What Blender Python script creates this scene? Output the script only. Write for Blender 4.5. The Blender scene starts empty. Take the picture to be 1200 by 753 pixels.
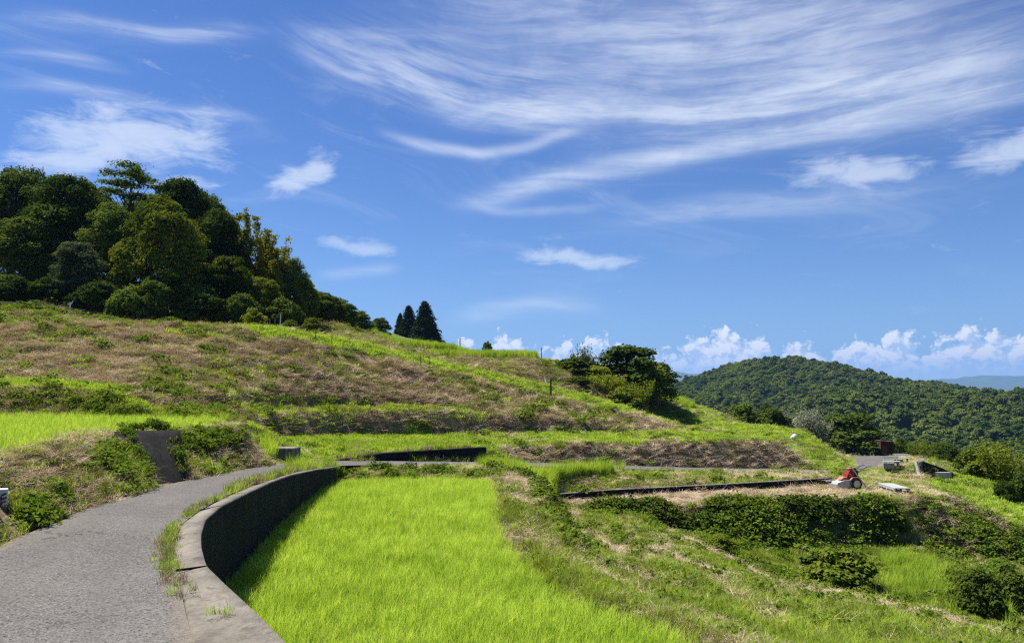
import bpy, math, random
import numpy as np
from mathutils import Vector, Matrix, geometry

SC = bpy.context.scene
COL = SC.collection
R = math.radians
rnd = random.Random(7)
rng = np.random.default_rng(11)

# ------------------------------------------------------------------ camera
F_PX = 900.0                      # focal length in pixels of the 1200 px wide photograph
PITCH = math.atan((450 - 376.5) / F_PX)
cam_d = bpy.data.cameras.new('camera')
cam_d.sensor_fit = 'HORIZONTAL'
cam_d.sensor_width = 36.0
cam_d.lens = 36.0 * F_PX / 1200.0
cam_d.clip_start = 0.1
cam_d.clip_end = 40000
cam = bpy.data.objects.new('camera', cam_d)
COL.objects.link(cam)
cam.location = (0, 0, 0)
cam.rotation_euler = (R(90) + PITCH, 0, 0)
SC.camera = cam

# ------------------------------------------------------------------ light
SUN_AZ, SUN_EL = R(-62), R(61)    # azimuth from +Y towards +X
SUN_DIR = Vector((math.sin(SUN_AZ) * math.cos(SUN_EL), math.cos(SUN_AZ) * math.cos(SUN_EL), math.sin(SUN_EL)))
sun_d = bpy.data.lights.new('sun', 'SUN')
sun_d.energy = 5.0
sun_d.angle = R(0.5)
sun_d.color = (1.0, 0.94, 0.84)
sun = bpy.data.objects.new('sun', sun_d)
COL.objects.link(sun)
sun.rotation_euler = (-SUN_DIR).to_track_quat('-Z', 'Y').to_euler()

vs = SC.view_settings
vs.view_transform = 'Standard'
vs.look = 'None'
vs.gamma = 1.0
vs.use_curve_mapping = False
vs.exposure = 1.2
SC.cycles.max_bounces = 6
SC.cycles.diffuse_bounces = 3
SC.cycles.glossy_bounces = 2
SC.cycles.transmission_bounces = 4
SC.cycles.transparent_max_bounces = 8
SC.cycles.volume_bounces = 0
SC.cycles.use_denoising = False
SC.cycles.filter_width = 1.25


class X:
    """a node socket with arithmetic, to write shader maths as expressions"""
    def __init__(s, nt, sock):
        s.nt, s.s = nt, sock

    def m(s, op, *args, clamp=False):
        n = s.nt.nodes.new('ShaderNodeMath')
        n.operation = op
        n.use_clamp = clamp
        for k, a in enumerate((s,) + args):
            if isinstance(a, X):
                s.nt.links.new(a.s, n.inputs[k])
            else:
                n.inputs[k].default_value = a
        return X(s.nt, n.outputs[0])

    def __add__(s, o): return s.m('ADD', o)
    __radd__ = __add__
    def __sub__(s, o): return s.m('SUBTRACT', o)
    def __mul__(s, o): return s.m('MULTIPLY', o)
    __rmul__ = __mul__
    def __truediv__(s, o): return s.m('DIVIDE', o)
    def __rsub__(s, o): return (s * -1.0) + o

    def step(s, a, b):
        n = s.nt.nodes.new('ShaderNodeMapRange')
        n.interpolation_type = 'SMOOTHSTEP'
        s.nt.links.new(s.s, n.inputs[0])
        for k, v in ((1, a), (2, b)):
            if isinstance(v, X):
                s.nt.links.new(v.s, n.inputs[k])
            else:
                n.inputs[k].default_value = v
        return X(s.nt, n.outputs[0])


def xyz(nt, x, y, z):
    n = nt.nodes.new('ShaderNodeCombineXYZ')
    for k, a in enumerate((x, y, z)):
        if isinstance(a, X):
            nt.links.new(a.s, n.inputs[k])
        else:
            n.inputs[k].default_value = a
    return X(nt, n.outputs[0])


def noise(nt, vec, scale, detail=4, rough=0.55, dist=0.0, out='Fac', dims='3D'):
    n = nt.nodes.new('ShaderNodeTexNoise')
    n.noise_dimensions = dims
    if vec is not None:
        nt.links.new(vec.s, n.inputs['Vector'])
    n.inputs['Scale'].default_value = scale
    n.inputs['Detail'].default_value = detail
    n.inputs['Roughness'].default_value = rough
    n.inputs['Distortion'].default_value = dist
    return X(nt, n.outputs[out])


def mixc(nt, f, a, b, mode='MIX'):
    n = nt.nodes.new('ShaderNodeMix')
    n.data_type = 'RGBA'
    n.blend_type = mode
    for sock, v in ((n.inputs[0], f), (n.inputs[6], a), (n.inputs[7], b)):
        if isinstance(v, X):
            nt.links.new(v.s, sock)
        elif isinstance(v, (tuple, list)):
            sock.default_value = (v[0], v[1], v[2], 1)
        else:
            sock.default_value = v
    return X(nt, n.outputs[2])


# ------------------------------------------------------------------ sky
def ray(px, py):
    u, v = (px - 600) / F_PX, (376.5 - py) / F_PX
    c, s = math.cos(PITCH), math.sin(PITCH)
    return np.array([u, c - v * s, s + v * c])


def azel(px, py):
    d = ray(px, py)
    d = d / np.linalg.norm(d)
    return math.atan2(d[0], d[1]), math.asin(d[2])


def build_sky():
    w = bpy.data.worlds.new('World')
    SC.world = w
    w.use_nodes = True
    nt = w.node_tree
    nt.nodes.clear()
    out = nt.nodes.new('ShaderNodeOutputWorld')
    bg = nt.nodes.new('ShaderNodeBackground')
    bg.inputs['Strength'].default_value = 0.10
    nt.links.new(bg.outputs[0], out.inputs['Surface'])
    sky = nt.nodes.new('ShaderNodeTexSky')
    sky.sky_type = 'NISHITA'
    sky.sun_disc = False
    sky.sun_elevation = SUN_EL
    sky.sun_rotation = SUN_AZ
    sky.altitude = 200
    sky.air_density = 1.0
    sky.dust_density = 0.35
    sky.ozone_density = 3.0
    tc = nt.nodes.new('ShaderNodeTexCoord')
    sp = nt.nodes.new('ShaderNodeSeparateXYZ')
    nt.links.new(tc.outputs['Generated'], sp.inputs[0])
    x, y, z = (X(nt, o) for o in sp.outputs)
    A = x.m('ARCTAN2', y)
    E = z.m('ARCSINE')
    base = X(nt, sky.outputs[0])
    tinted = mixc(nt, 1.0, base, (0.180, 0.285, 0.480), 'MULTIPLY')
    # --- cirrus: filaments that follow curved wind bands
    P0 = xyz(nt, A, E, 0.0)
    warp = noise(nt, P0, 5.0, 2, 0.5, dims='2D') - 0.5
    warp2 = noise(nt, P0, 24.0, 2, 0.55, dims='2D') - 0.5
    Ew = E + warp * 0.020 + warp2 * 0.0025
    Es = E + warp * 0.035 + warp2 * 0.022
    puff = noise(nt, xyz(nt, A + E * 0.8, (E - A * 0.10) * 3.0, 0.0), 15.0, 6, 0.66, 0.35, dims='2D')
    cloudy = noise(nt, xyz(nt, A * 1.2, E * 2.0, 0.0), 9.0, 4, 0.62, 0.4, dims='2D')

    def curve(pts):
        (a0, e0), (a1, e1), (a2, e2) = (azel(*p) for p in pts)
        c2 = ((e2 - e0) / (a2 - a0) - (e1 - e0) / (a1 - a0)) / (a2 - a1)
        c1 = (e1 - e0) / (a1 - a0) - c2 * (a1 - a0)
        dA = A - a0
        return dA * (dA * c2 + c1) + e0, a0, a2

    def fibres(pts, freq, seed):
        """streaky texture drawn out along a family of curves"""
        ec, a0, a2 = curve(pts)
        D = Ew - ec
        return noise(nt, xyz(nt, A * 3.2 + D * 3.0 + seed, D * freq + seed, 0.0), 2.0, 6, 0.62, 0.25, dims='2D').step(0.30, 0.76)

    F1 = fibres([(310, 25), (500, 108), (720, 145)], 27.0, 2.7)
    F2 = fibres([(470, 122), (840, 124), (1300, 30)], 31.0, 5.9)
    F3 = fibres([(-40, 60), (300, 100), (700, 120)], 40.0, 8.3)
    total = None

    def band(pts, wd, strength, fade=0.06, soft=False, fib=None, top=1.0, fill=.25):
        nonlocal total
        ec, a0, a2 = curve(pts)
        D = (Ew if not soft else Es) - ec
        q = D / (wd / F_PX)
        if top != 1.0:                       # a harder lower edge, feathered above
            q = q.m('MAXIMUM', 0.0) / top + q.m('MINIMUM', 0.0)
        g = (q * q * -1.0).m('EXPONENT')
        win = A.step(a0, a0 + fade) * A.step(a2, a2 - fade)
        if soft:
            v = (g * win * 1.05 + (puff - 0.55) * 1.7).step(0.12, 1.15) * win.step(0.0, 0.3)
        else:
            v = g * win * (fib * (1 - fill) + fill) * (cloudy * 1.3 + 0.30)
        v = v * strength
        total = v if total is None else total + v

    band([(380, -30), (820, 20), (1320, -15)], 60, .52, .35, fib=F2, fill=.40)
    band([(560, 40), (900, 62), (1320, 30)], 44, .46, .3, fib=F2, fill=.30)
    band([(310, 25), (500, 108), (720, 145)], 20, .80, .12, fib=F1, fill=.12)
    band([(360, 25), (600, 92), (860, 110)], 26, .50, .15, fib=F1, fill=.12)
    band([(470, 122), (840, 124), (1300, 30)], 15, .90, .2, fib=F2, fill=.3)
    band([(620, 165), (960, 122), (1320, 70)], 30, .50, .25, fib=F2, fill=.25)
    band([(510, 245), (830, 176), (1300, 80)], 11, 1.05, .14, fib=F2, fill=.4)
    band([(430, 148), (540, 178), (700, 146)], 6, .70, .08, fib=F1, fill=.5)
    band([(540, 236), (620, 250), (720, 240)], 5, .30, .05, fib=F3, fill=.5)
    band([(640, 268), (900, 240), (1250, 205)], 13, .42, .25, fib=F2)
    band([(-40, 18), (150, 35), (340, 40)], 9, .50, .12, fib=F3)
    band([(-40, 65), (60, 70), (170, 88)], 5, .45, .08, fib=F3)
    band([(-40, 98), (120, 112), (330, 145)], 6, .45, .1, fib=F3)
    band([(510, 374), (600, 358), (720, 362)], 10, .60, .08, fib=F3, fill=.5)
    band([(360, 322), (410, 318), (480, 312)], 6, .40, .04, fib=F3, fill=.5)
    band([(-60, 205), (120, 172), (318, 160)], 30, 1.1, .12, soft=True, top=1.25)
    band([(150, 215), (215, 214), (270, 218)], 9, .5, .05, soft=True)
    band([(290, 208), (352, 203), (416, 184)], 15, 1.0, .05, soft=True)
    band([(586, 304), (672, 306), (772, 304)], 9, .95, .08, soft=True, top=1.5)
    band([(356, 280), (396, 285), (480, 294)], 9, .65, .05, soft=True)
    band([(905, 212), (1030, 196), (1120, 190)], 14, .95, .07, soft=True, top=1.5)
    band([(1080, 190), (1180, 176), (1330, 160)], 18, 1.0, .07, soft=True, top=1.5)
    veil = noise(nt, xyz(nt, A - E * 1.2, E * 5.0 + A, 0.0), 4.0, 5, 0.6, 0.8, dims='2D')
    total = total + veil.step(0.50, 0.9) * E.step(0.02, 0.25) * 0.22
    cir = 1.0 - ((total * -1.0).m('EXPONENT'))
    c1 = mixc(nt, cir, tinted, (3.75, 4.05, 4.55))
    # --- pale air near the horizon
    hz = ((E.m('MAXIMUM', 0.0) * -8.0).m('EXPONENT')) * 0.66
    c1 = mixc(nt, hz, c1, (1.75, 2.85, 4.0))
    # --- cumulus bank along the horizon
    def bill(da, de):
        p = xyz(nt, A + da, E * 1.1 + de, 0.0)
        acc = None
        nz = nt.nodes.new('ShaderNodeTexNoise'); nz.noise_dimensions = '2D'
        nz.inputs['Scale'].default_value = 70; nz.inputs['Detail'].default_value = 2
        nt.links.new(p.s, nz.inputs['Vector'])
        sc2 = nt.nodes.new('ShaderNodeVectorMath'); sc2.operation = 'MULTIPLY_ADD'
        sc2.inputs[1].default_value = (.014, .014, 0)
        nt.links.new(nz.outputs['Color'], sc2.inputs[0]); nt.links.new(p.s, sc2.inputs[2])
        for sc, amp in ((38.0, .52), (88.0, .30), (200.0, .18)):
            v = nt.nodes.new('ShaderNodeTexVoronoi')
            v.voronoi_dimensions = '2D'
            v.feature = 'F1' if sc > 100 else 'SMOOTH_F1'
            if sc < 100:
                v.inputs['Smoothness'].default_value = 0.25
            v.inputs['Scale'].default_value = sc
            nt.links.new(sc2.outputs[0], v.inputs['Vector'])
            q = (1.0 - X(nt, v.outputs['Distance'])) * amp
            acc = q if acc is None else acc + q
        return acc
    b0 = bill(0.0, 0.0)
    b1 = bill(-0.005, 0.008)
    H = None
    for px, py, wpx in ((545, 396, 24), (592, 388, 30), (655, 395, 34), (700, 392, 34), (790, 400, 26), (838, 380, 36), (885, 386, 24),
                        (934, 394, 22), (1005, 393, 32), (1048, 384, 32), (1095, 392, 32), (1142, 380, 34), (1188, 386, 32), (1240, 380, 40),
                        (480, 400, 40), (1320, 388, 50)):
        a, e = azel(px, py)
        q = (A - a) / (wpx / F_PX)
        g = (q * q * -0.42).m('EXPONENT') * (e - 0.005)
        H = g if H is None else H.m('MAXIMUM', g)
    dens = H + 0.005 - E + (b0 - 0.66) * 0.056
    cm = dens.step(-0.002, 0.010)
    lit = ((b0 - b1) * 3.6 + 0.70 + (b0 - 0.68) * 0.9).m('MAXIMUM', 0.0).m('MINIMUM', 1.0)
    ccol = mixc(nt, lit, (2.3, 3.0, 4.0), (4.6, 4.6, 4.6))
    low = E.step(0.034, 0.010)
    ccol = mixc(nt, low * 0.85, ccol, (2.05, 3.0, 4.1))
    c2 = mixc(nt, cm * 0.96, c1, ccol)
    # below the horizon: the dull green-blue of far land
    c3 = mixc(nt, E.step(0.0, -0.02), c2, (0.6, 0.85, 0.85))
    nt.links.new(c3.s, bg.inputs['Color'])
    w.cycles.sampling_method = 'NONE'


build_sky()


# ------------------------------------------------------------------ small helpers
def tag(o, label=None, cat=None, group=None, kind=None):
    for k, v in (('label', label), ('category', cat), ('group', group), ('kind', kind)):
        if v:
            o[k] = v
    return o


def mesh_np(name, V, F, smooth=False):
    """V (n,3), F list of (m,k) int arrays"""
    if isinstance(F, np.ndarray):
        F = [F]
    V = np.asarray(V, dtype=np.float32)
    me = bpy.data.meshes.new(name)
    me.vertices.add(len(V))
    me.vertices.foreach_set('co', V.ravel())
    li = np.concatenate([f.ravel() for f in F]).astype(np.int32)
    tot = np.concatenate([np.full(len(f), f.shape[1], dtype=np.int32) for f in F])
    st = np.concatenate([[0], np.cumsum(tot)[:-1]]).astype(np.int32)
    me.loops.add(len(li))
    me.loops.foreach_set('vertex_index', li)
    me.polygons.add(len(tot))
    me.polygons.foreach_set('loop_start', st)
    me.polygons.foreach_set('loop_total', tot)
    if smooth:
        me.polygons.foreach_set('use_smooth', np.ones(len(tot), dtype=bool))
    me.update(calc_edges=True)
    return me


def link(name, me, mat=None, parent=None):
    o = bpy.data.objects.new(name, me)
    COL.objects.link(o)
    if mat is not None:
        me.materials.clear()
        me.materials.append(mat)
    if parent is not None:
        o.parent = parent
    return o


def empty(name, loc, rz=0.0):
    o = bpy.data.objects.new(name, None)
    COL.objects.link(o)
    o.location = loc
    o.rotation_euler = (0, 0, rz)
    o.empty_display_size = 0.2
    return o


class MB:
    """collects boxes, tubes and lathes into one mesh"""
    def __init__(s):
        s.v, s.f = [], []

    def add(s, vs, fs):
        b = len(s.v)
        s.v += [tuple(v) for v in vs]
        s.f += [tuple(i + b for i in f) for f in fs]
        return s

    def box(s, c, size, rot=None, bevel=0.0):
        hx, hy, hz = (k / 2 for k in size)
        M = rot if rot is not None else Matrix.Identity(3)
        c = Vector(c)
        if bevel <= 0:
            vs = [c + M @ Vector((x * hx, y * hy, z * hz)) for z in (-1, 1) for x, y in ((-1, -1), (1, -1), (1, 1), (-1, 1))]
            return s.add(vs, [(3, 2, 1, 0), (4, 5, 6, 7), (0, 1, 5, 4), (1, 2, 6, 5), (2, 3, 7, 6), (3, 0, 4, 7)])
        b = bevel
        vs = []
        for z, k in ((-hz, b), (-hz + b, 0), (hz - b, 0), (hz, b)):
            a, d = hx - k, hy - k
            ring = [(-a + b, -d), (a - b, -d), (a, -d + b), (a, d - b), (a - b, d), (-a + b, d), (-a, d - b), (-a, -d + b)]
            vs += [c + M @ Vector((x, y, z)) for x, y in ring]
        fs = [tuple(range(7, -1, -1)), tuple(range(24, 32))]
        for r in range(3):
            for k in range(8):
                fs.append((r * 8 + k, r * 8 + (k + 1) % 8, r * 8 + 8 + (k + 1) % 8, r * 8 + 8 + k))
        return s.add(vs, fs)

    def tube(s, pts, rad, n=8, cap=True):
        pts = [Vector(p) for p in pts]
        rad = rad if isinstance(rad, (list, tuple)) else [rad] * len(pts)
        vs, fs = [], []
        up = Vector((0, 0, 1))
        for i, p in enumerate(pts):
            t = (pts[min(i + 1, len(pts) - 1)] - pts[max(i - 1, 0)]).normalized()
            a = t.cross(up)
            if a.length < 1e-3:
                a = t.cross(Vector((1, 0, 0)))
            a.normalize()
            b = t.cross(a).normalized()
            for k in range(n):
                th = 2 * math.pi * k / n
                vs.append(p + (a * math.cos(th) + b * math.sin(th)) * rad[i])
        for i in range(len(pts) - 1):
            for k in range(n):
                fs.append((i * n + k, i * n + (k + 1) % n, i * n + n + (k + 1) % n, i * n + n + k))
        if cap:
            fs.append(tuple(range(n - 1, -1, -1)))
            fs.append(tuple(range((len(pts) - 1) * n, len(pts) * n)))
        return s.add(vs, fs)

    def prism(s, poly, thick, origin=(0, 0, 0), ax=(1, 0, 0), ay=(0, 0, 1), an=(0, 1, 0)):
        o, ax, ay, an = Vector(origin), Vector(ax), Vector(ay), Vector(an)
        n = len(poly)
        vs = [o + ax * u + ay * v - an * (thick / 2) for u, v in poly] + [o + ax * u + ay * v + an * (thick / 2) for u, v in poly]
        fs = [tuple(range(n)), tuple(range(2 * n - 1, n - 1, -1))] + [(k, n + k, n + (k + 1) % n, (k + 1) % n) for k in range(n)]
        return s.add(vs, fs)

    def lathe(s, prof, c, axis='y', n=20):
        """prof: (offset along axis, radius)"""
        c = Vector(c)
        vs, fs = [], []
        for a, r in prof:
            for k in range(n):
                th = 2 * math.pi * k / n
                u, v = r * math.cos(th), r * math.sin(th)
                vs.append(c + Vector({'y': (u, a, v), 'x': (a, u, v), 'z': (u, v, a)}[axis]))
        for i in range(len(prof) - 1):
            for k in range(n):
                fs.append((i * n + k, i * n + (k + 1) % n, i * n + n + (k + 1) % n, i * n + n + k))
        fs.append(tuple(range(n)))
        fs.append(tuple(range((len(prof) - 1) * n, len(prof) * n)))
        return s.add(vs, fs)

    def build(s, name, mat=None, parent=None, smooth=False):
        me = bpy.data.meshes.new(name)
        me.from_pydata([tuple(v) for v in s.v], [], s.f)
        import bmesh
        bm = bmesh.new()
        bm.from_mesh(me)
        bmesh.ops.recalc_face_normals(bm, faces=bm.faces)
        bm.to_mesh(me)
        bm.free()
        if smooth:
            me.polygons.foreach_set('use_smooth', [True] * len(me.polygons))
            try:
                me.set_sharp_from_angle(angle=R(40))
            except Exception:
                pass
        me.update()
        return link(name, me, mat, parent)


# --- numpy value noise
def _h(ix, iy, seed):
    n = (ix * 374761393 + iy * 668265263 + seed * 974711) & 0x7fffffff
    n = ((n ^ (n >> 13)) * 1274126177) & 0x7fffffff
    return ((n ^ (n >> 16)) & 0xffff) / 65535.0


def vnoise(x, y, seed=0):
    xi, yi = np.floor(x).astype(np.int64), np.floor(y).astype(np.int64)
    fx, fy = x - xi, y - yi
    fx, fy = fx * fx * (3 - 2 * fx), fy * fy * (3 - 2 * fy)
    a, b = _h(xi, yi, seed), _h(xi + 1, yi, seed)
    c, d = _h(xi, yi + 1, seed), _h(xi + 1, yi + 1, seed)
    return (a * (1 - fx) + b * fx) * (1 - fy) + (c * (1 - fx) + d * fx) * fy - 0.5


def fbm(x, y, octs=4, seed=0, gain=0.5):
    s, amp, f = 0.0, 1.0, 1.0
    for k in range(octs):
        s = s + vnoise(x * f + 17.3 * k, y * f - 9.1 * k, seed + k) * amp
        amp *= gain
        f *= 2.03
    return s


# ------------------------------------------------------------------ materials
def new_mat(name):
    m = bpy.data.materials.new(name)
    m.use_nodes = True
    nt = m.node_tree
    nt.nodes.clear()
    out = nt.nodes.new('ShaderNodeOutputMaterial')
    return m, nt, out


def coords(nt, kind='Object'):
    return X(nt, nt.nodes.new('ShaderNodeTexCoord').outputs[kind])


def geo_pos(nt):
    return X(nt, nt.nodes.new('ShaderNodeNewGeometry').outputs['Position'])


def stretch(nt, v, sx, sy, sz):
    n = nt.nodes.new('ShaderNodeVectorMath')
    n.operation = 'MULTIPLY'
    nt.links.new(v.s, n.inputs[0])
    n.inputs[1].default_value = (sx, sy, sz)
    return X(nt, n.outputs[0])


def principled(nt, out, col, rough=0.8, bump=None, bump_d=0.02, metal=0.0, spec=0.3):
    b = nt.nodes.new('ShaderNodeBsdfPrincipled')
    for key, v in (('Base Color', col), ('Roughness', rough)):
        if isinstance(v, X):
            nt.links.new(v.s, b.inputs[key])
        elif isinstance(v, tuple):
            b.inputs[key].default_value = (*v, 1)
        else:
            b.inputs[key].default_value = v
    b.inputs['Metallic'].default_value = metal
    b.inputs['Specular IOR Level'].default_value = spec
    if bump is not None:
        bn = nt.nodes.new('ShaderNodeBump')
        bn.inputs['Strength'].default_value = 1.0
        bn.inputs['Distance'].default_value = bump_d
        nt.links.new(bump.s, bn.inputs['Height'])
        nt.links.new(bn.outputs[0], b.inputs['Normal'])
    nt.links.new(b.outputs[0], out.inputs['Surface'])
    return b


def plain(name, col, rough=0.6, metal=0.0, var=0.15, scale=9.0, bump=0.004):
    m, nt, out = new_mat(name)
    p = coords(nt)
    n = noise(nt, p, scale, 6, 0.65)
    lo = tuple(c * (1 - var) for c in col)
    hi = tuple(min(1, c * (1 + var)) for c in col)
    principled(nt, out, mixc(nt, n.step(0.3, 0.7), lo, hi), rough, n, bump, metal)
    return m


def leaf_mat(name, c_lo, c_hi, trans=0.45, var_scale=1.2, t_tint=(1.25, 1.2, 0.5), gloss=0.0, yellow=None):
    """thin leaves: diffuse and translucent with a small sheen; colour differs from plant to plant and clump to clump"""
    m, nt, out = new_mat(name)
    oi = nt.nodes.new('ShaderNodeObjectInfo')
    r = X(nt, oi.outputs['Random'])
    p = geo_pos(nt)
    n = noise(nt, p, var_scale, 3, 0.6)
    n2 = noise(nt, p, var_scale * 9, 2, 0.6)
    f = (n * 0.9 + n2 * 0.5 + r * 0.35 - 0.375).m('MAXIMUM', 0.0).m('MINIMUM', 1.0)
    col = mixc(nt, f.step(0.15, 0.85), c_lo, c_hi)
    if yellow:
        col = mixc(nt, noise(nt, p, var_scale * 0.6, 2).step(0.55, 0.7), col, yellow)
    d = nt.nodes.new('ShaderNodeBsdfDiffuse')
    t = nt.nodes.new('ShaderNodeBsdfTranslucent')
    g = nt.nodes.new('ShaderNodeBsdfGlossy')
    g.inputs['Roughness'].default_value = 0.45
    g.inputs['Color'].default_value = (0.8, 0.85, 0.8, 1)
    nt.links.new(col.s, d.inputs['Color'])
    nt.links.new(mixc(nt, 1.0, col, t_tint, 'MULTIPLY').s, t.inputs['Color'])
    a = nt.nodes.new('ShaderNodeMixShader')
    a.inputs[0].default_value = trans
    nt.links.new(d.outputs[0], a.inputs[1]); nt.links.new(t.outputs[0], a.inputs[2])
    b = nt.nodes.new('ShaderNodeMixShader')
    b.inputs[0].default_value = gloss
    nt.links.new(a.outputs[0], b.inputs[1]); nt.links.new(g.outputs[0], b.inputs[2])
    nt.links.new((b if gloss > 0 else a).outputs[0], out.inputs['Surface'])
    return m


M = {}
M['rice'] = leaf_mat('rice_leaf', (0.26, 0.40, 0.036), (0.52, 0.66, 0.11), 0.45, 1.3, (1.1, 1.08, 0.6))
M['grass'] = leaf_mat('grass_blade', (0.105, 0.145, 0.028), (0.24, 0.265, 0.062), 0.35, 0.5)
M['grass_bright'] = leaf_mat('grass_bright', (0.20, 0.32, 0.034), (0.40, 0.52, 0.080), 0.4, 0.5)
M['straw'] = leaf_mat('straw', (0.22, 0.172, 0.11), (0.54, 0.44, 0.31), 0.15, 0.9, (1.1, 1.0, 0.8))
M['vine'] = leaf_mat('vine_leaf', (0.065, 0.115, 0.012), (0.16, 0.22, 0.030), 0.35, 0.7)
M['tree_a'] = leaf_mat('tree_leaf_green', (0.028, 0.056, 0.010), (0.15, 0.205, 0.034), 0.25, 0.5)
M['tree_b'] = leaf_mat('tree_leaf_dark', (0.022, 0.042, 0.009), (0.115, 0.16, 0.028), 0.22, 0.5)
M['tree_y'] = leaf_mat('tree_leaf_yellowish', (0.034, 0.060, 0.008), (0.18, 0.21, 0.028), 0.28, 0.5)
M['tree_g'] = leaf_mat('tree_leaf_greyish', (0.05, 0.075, 0.035), (0.16, 0.19, 0.10), 0.2, 0.5)
M['bamboo'] = leaf_mat('bamboo_leaf', (0.11, 0.13, 0.012), (0.29, 0.27, 0.035), 0.4, 0.6)
M['silver'] = leaf_mat('silver_leaf', (0.15, 0.17, 0.11), (0.33, 0.34, 0.26), 0.3, 0.7, (1, 1, 0.8))
M['cedar'] = leaf_mat('cedar_needle', (0.014, 0.026, 0.009), (0.038, 0.052, 0.018), 0.15, 0.4)
M['far'] = leaf_mat('far_leaf', (0.028, 0.058, 0.014), (0.130, 0.170, 0.036), 0.15, 0.022)
M['bush'] = leaf_mat('bush_leaf', (0.05, 0.085, 0.010), (0.125, 0.165, 0.022), 0.3, 0.8)
M['bush_d'] = leaf_mat('bush_leaf_dark', (0.032, 0.058, 0.010), (0.082, 0.115, 0.018), 0.25, 0.8)
M['bush_y'] = leaf_mat('bush_leaf_light', (0.11, 0.15, 0.016), (0.22, 0.255, 0.035), 0.4, 0.8)
M['bark'] = plain('bark', (0.10, 0.075, 0.05), 0.9, var=0.4, scale=14, bump=0.02)

# ------------------------------------------------------------------ lie of the land
def Zp(px, py, z):                # the point of the sight line at height z
    d = ray(px, py)
    return tuple(d * (z / d[2]))


def Dp(px, py, dist):             # the point of the sight line at that forward distance
    d = ray(px, py)
    return tuple(d * (dist / d[1]))


RL = [(-0.6, -9, -1.45), (-2.3, 0, -1.6), (-3.9, 4, -1.6), Zp(0, 637, -1.6), Zp(75, 603, -1.6), Zp(150, 580, -1.65), Zp(220, 562, -1.75),
      Zp(300, 547, -1.97), Zp(345, 541.5, -2.25), Zp(400, 539.5, -2.55), Zp(500, 540.5, -2.85), Zp(611, 541, -3.3), Zp(700, 544, -3.78),
      Zp(850, 548, -4.75), Zp(930, 549.5, -5.1), Zp(990, 551, -5.35), Zp(1004, 545, -5.6), Zp(1000, 538, -5.9), Zp(997, 534, -6.2),
      (31.5, 82, -7.6), (34, 110, -11)]
RR = [(3.2, -9, -1.45), (1.0, 0, -1.6), Zp(222, 753, -1.6), Zp(215, 700, -1.6), Zp(205, 668, -1.6), Zp(202, 640, -1.6), Zp(212, 614, -1.6),
      Zp(234, 598, -1.62), Zp(260, 584, -1.66), Zp(292, 570, -1.76), Zp(321, 560.5, -1.88), Zp(345, 553, -2.02), Zp(372, 548.5, -2.22),
      Zp(396, 545.5, -2.42), Zp(440, 545, -2.57), Zp(500, 545.5, -2.74), Zp(611, 545.5, -3.2), Zp(700, 548.5, -3.66), Zp(850, 552.5, -4.55),
      Zp(930, 554, -4.95), Zp(985, 554.5, -5.2), Zp(1012, 551, -5.42), Zp(1035, 545, -5.68), Zp(1048, 538, -6.0), Zp(1054, 533.5, -6.25),
      (37, 82, -7.6), (40, 110, -11)]
RIM = [(4.1, -9, -1.43), (1.65, 0, -1.57), Zp(338.7, 753, -1.57), Zp(300, 715, -1.57), Zp(243, 663, -1.57), Zp(236.5, 640, -1.57), Zp(236, 625, -1.57), Zp(241.5, 607, -1.58),
       Zp(259.6, 592, -1.61), Zp(292, 576, -1.69), Zp(321, 563, -1.80), Zp(343, 555.4, -1.92), Zp(372, 549.6, -2.14), Zp(396, 546.3, -2.35)]

Z_PAD = -2.87
RIMB = [(x + .04, y, Z_PAD) for x, y, z in RIM]            # foot of the road wall
RRL = [(x, y, z - .3) for x, y, z in RR[:14]]              # under the wall top
PFE = [Zp(396, 556, -2.62), Zp(440, 556, -2.62), Zp(500, 556, -2.62), Zp(575, 558, -2.62)]
PFE = [(x, y, Z_PAD) for x, y, z in PFE]
PE = [Zp(*p, -2.66) for p in ((572, 560), (584, 586), (588, 611), (598, 632), (622, 655), (636, 676), (668, 688), (702, 705), (755, 716), (790, 727), (832, 750))] + [(4.0, 5.2, -2.9), (6.2, 0, -2.9), (8, -9, -2.9)]
PE = [(x, y, Z_PAD) for x, y, z in PE]
PB = [(x + .22, y + .08, -2.74) for x, y, z in PE]         # bund top, near side
BE = [Zp(600, 552, -2.85), Zp(628, 566, -3.0), Zp(640, 590, -3.0), Zp(652, 620, -3.05), Zp(668, 645, -3.15), Zp(720, 685, -3.3), Zp(780, 712, -3.35),
      Zp(860, 745, -3.4), (6.3, 7.0, -3.5), (8.5, 0, -3.5), (11, -9, -3.5)]
BT = [Zp(650, 590, -4.4), Zp(657, 612, -4.1), Zp(664, 635, -3.75), Zp(690, 662, -3.6)]
LWB = [Zp(648, 588, -4.5), Zp(720, 582, -4.5), Zp(850, 575, -4.57), Zp(975, 567, -4.65)]
LWT = [(x + .05, y + .3, z + .25) for x, y, z in LWB]
FE = [Zp(662, 592, -4.5), Zp(700, 592, -4.5), Zp(760, 592, -4.5), Zp(900, 590, -4.52), Zp(1000, 588, -4.55), Zp(1060, 584, -4.6), Zp(1110, 582, -4.8), Zp(1130, 590, -5.2)]
IB = [Zp(690, 602, -4.75), Zp(760, 612, -5.0), Zp(830, 632, -5.6), Zp(900, 642, -5.85), Zp(1000, 642, -6.05), Zp(1080, 642, -6.3), Zp(1150, 655, -6.8), Zp(1230, 665, -7.3), Zp(1400, 690, -8.5)]
SE = [Zp(690, 606, -4.72), Zp(780, 624, -4.9), Zp(850, 652, -4.85), Zp(920, 687, -4.75), Zp(1000, 702, -4.8), Zp(1100, 724, -4.8), Zp(1200, 746, -4.8), Zp(1330, 780, -4.8), (16, 6, -5.2), (19, -9, -5.5)]
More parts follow.
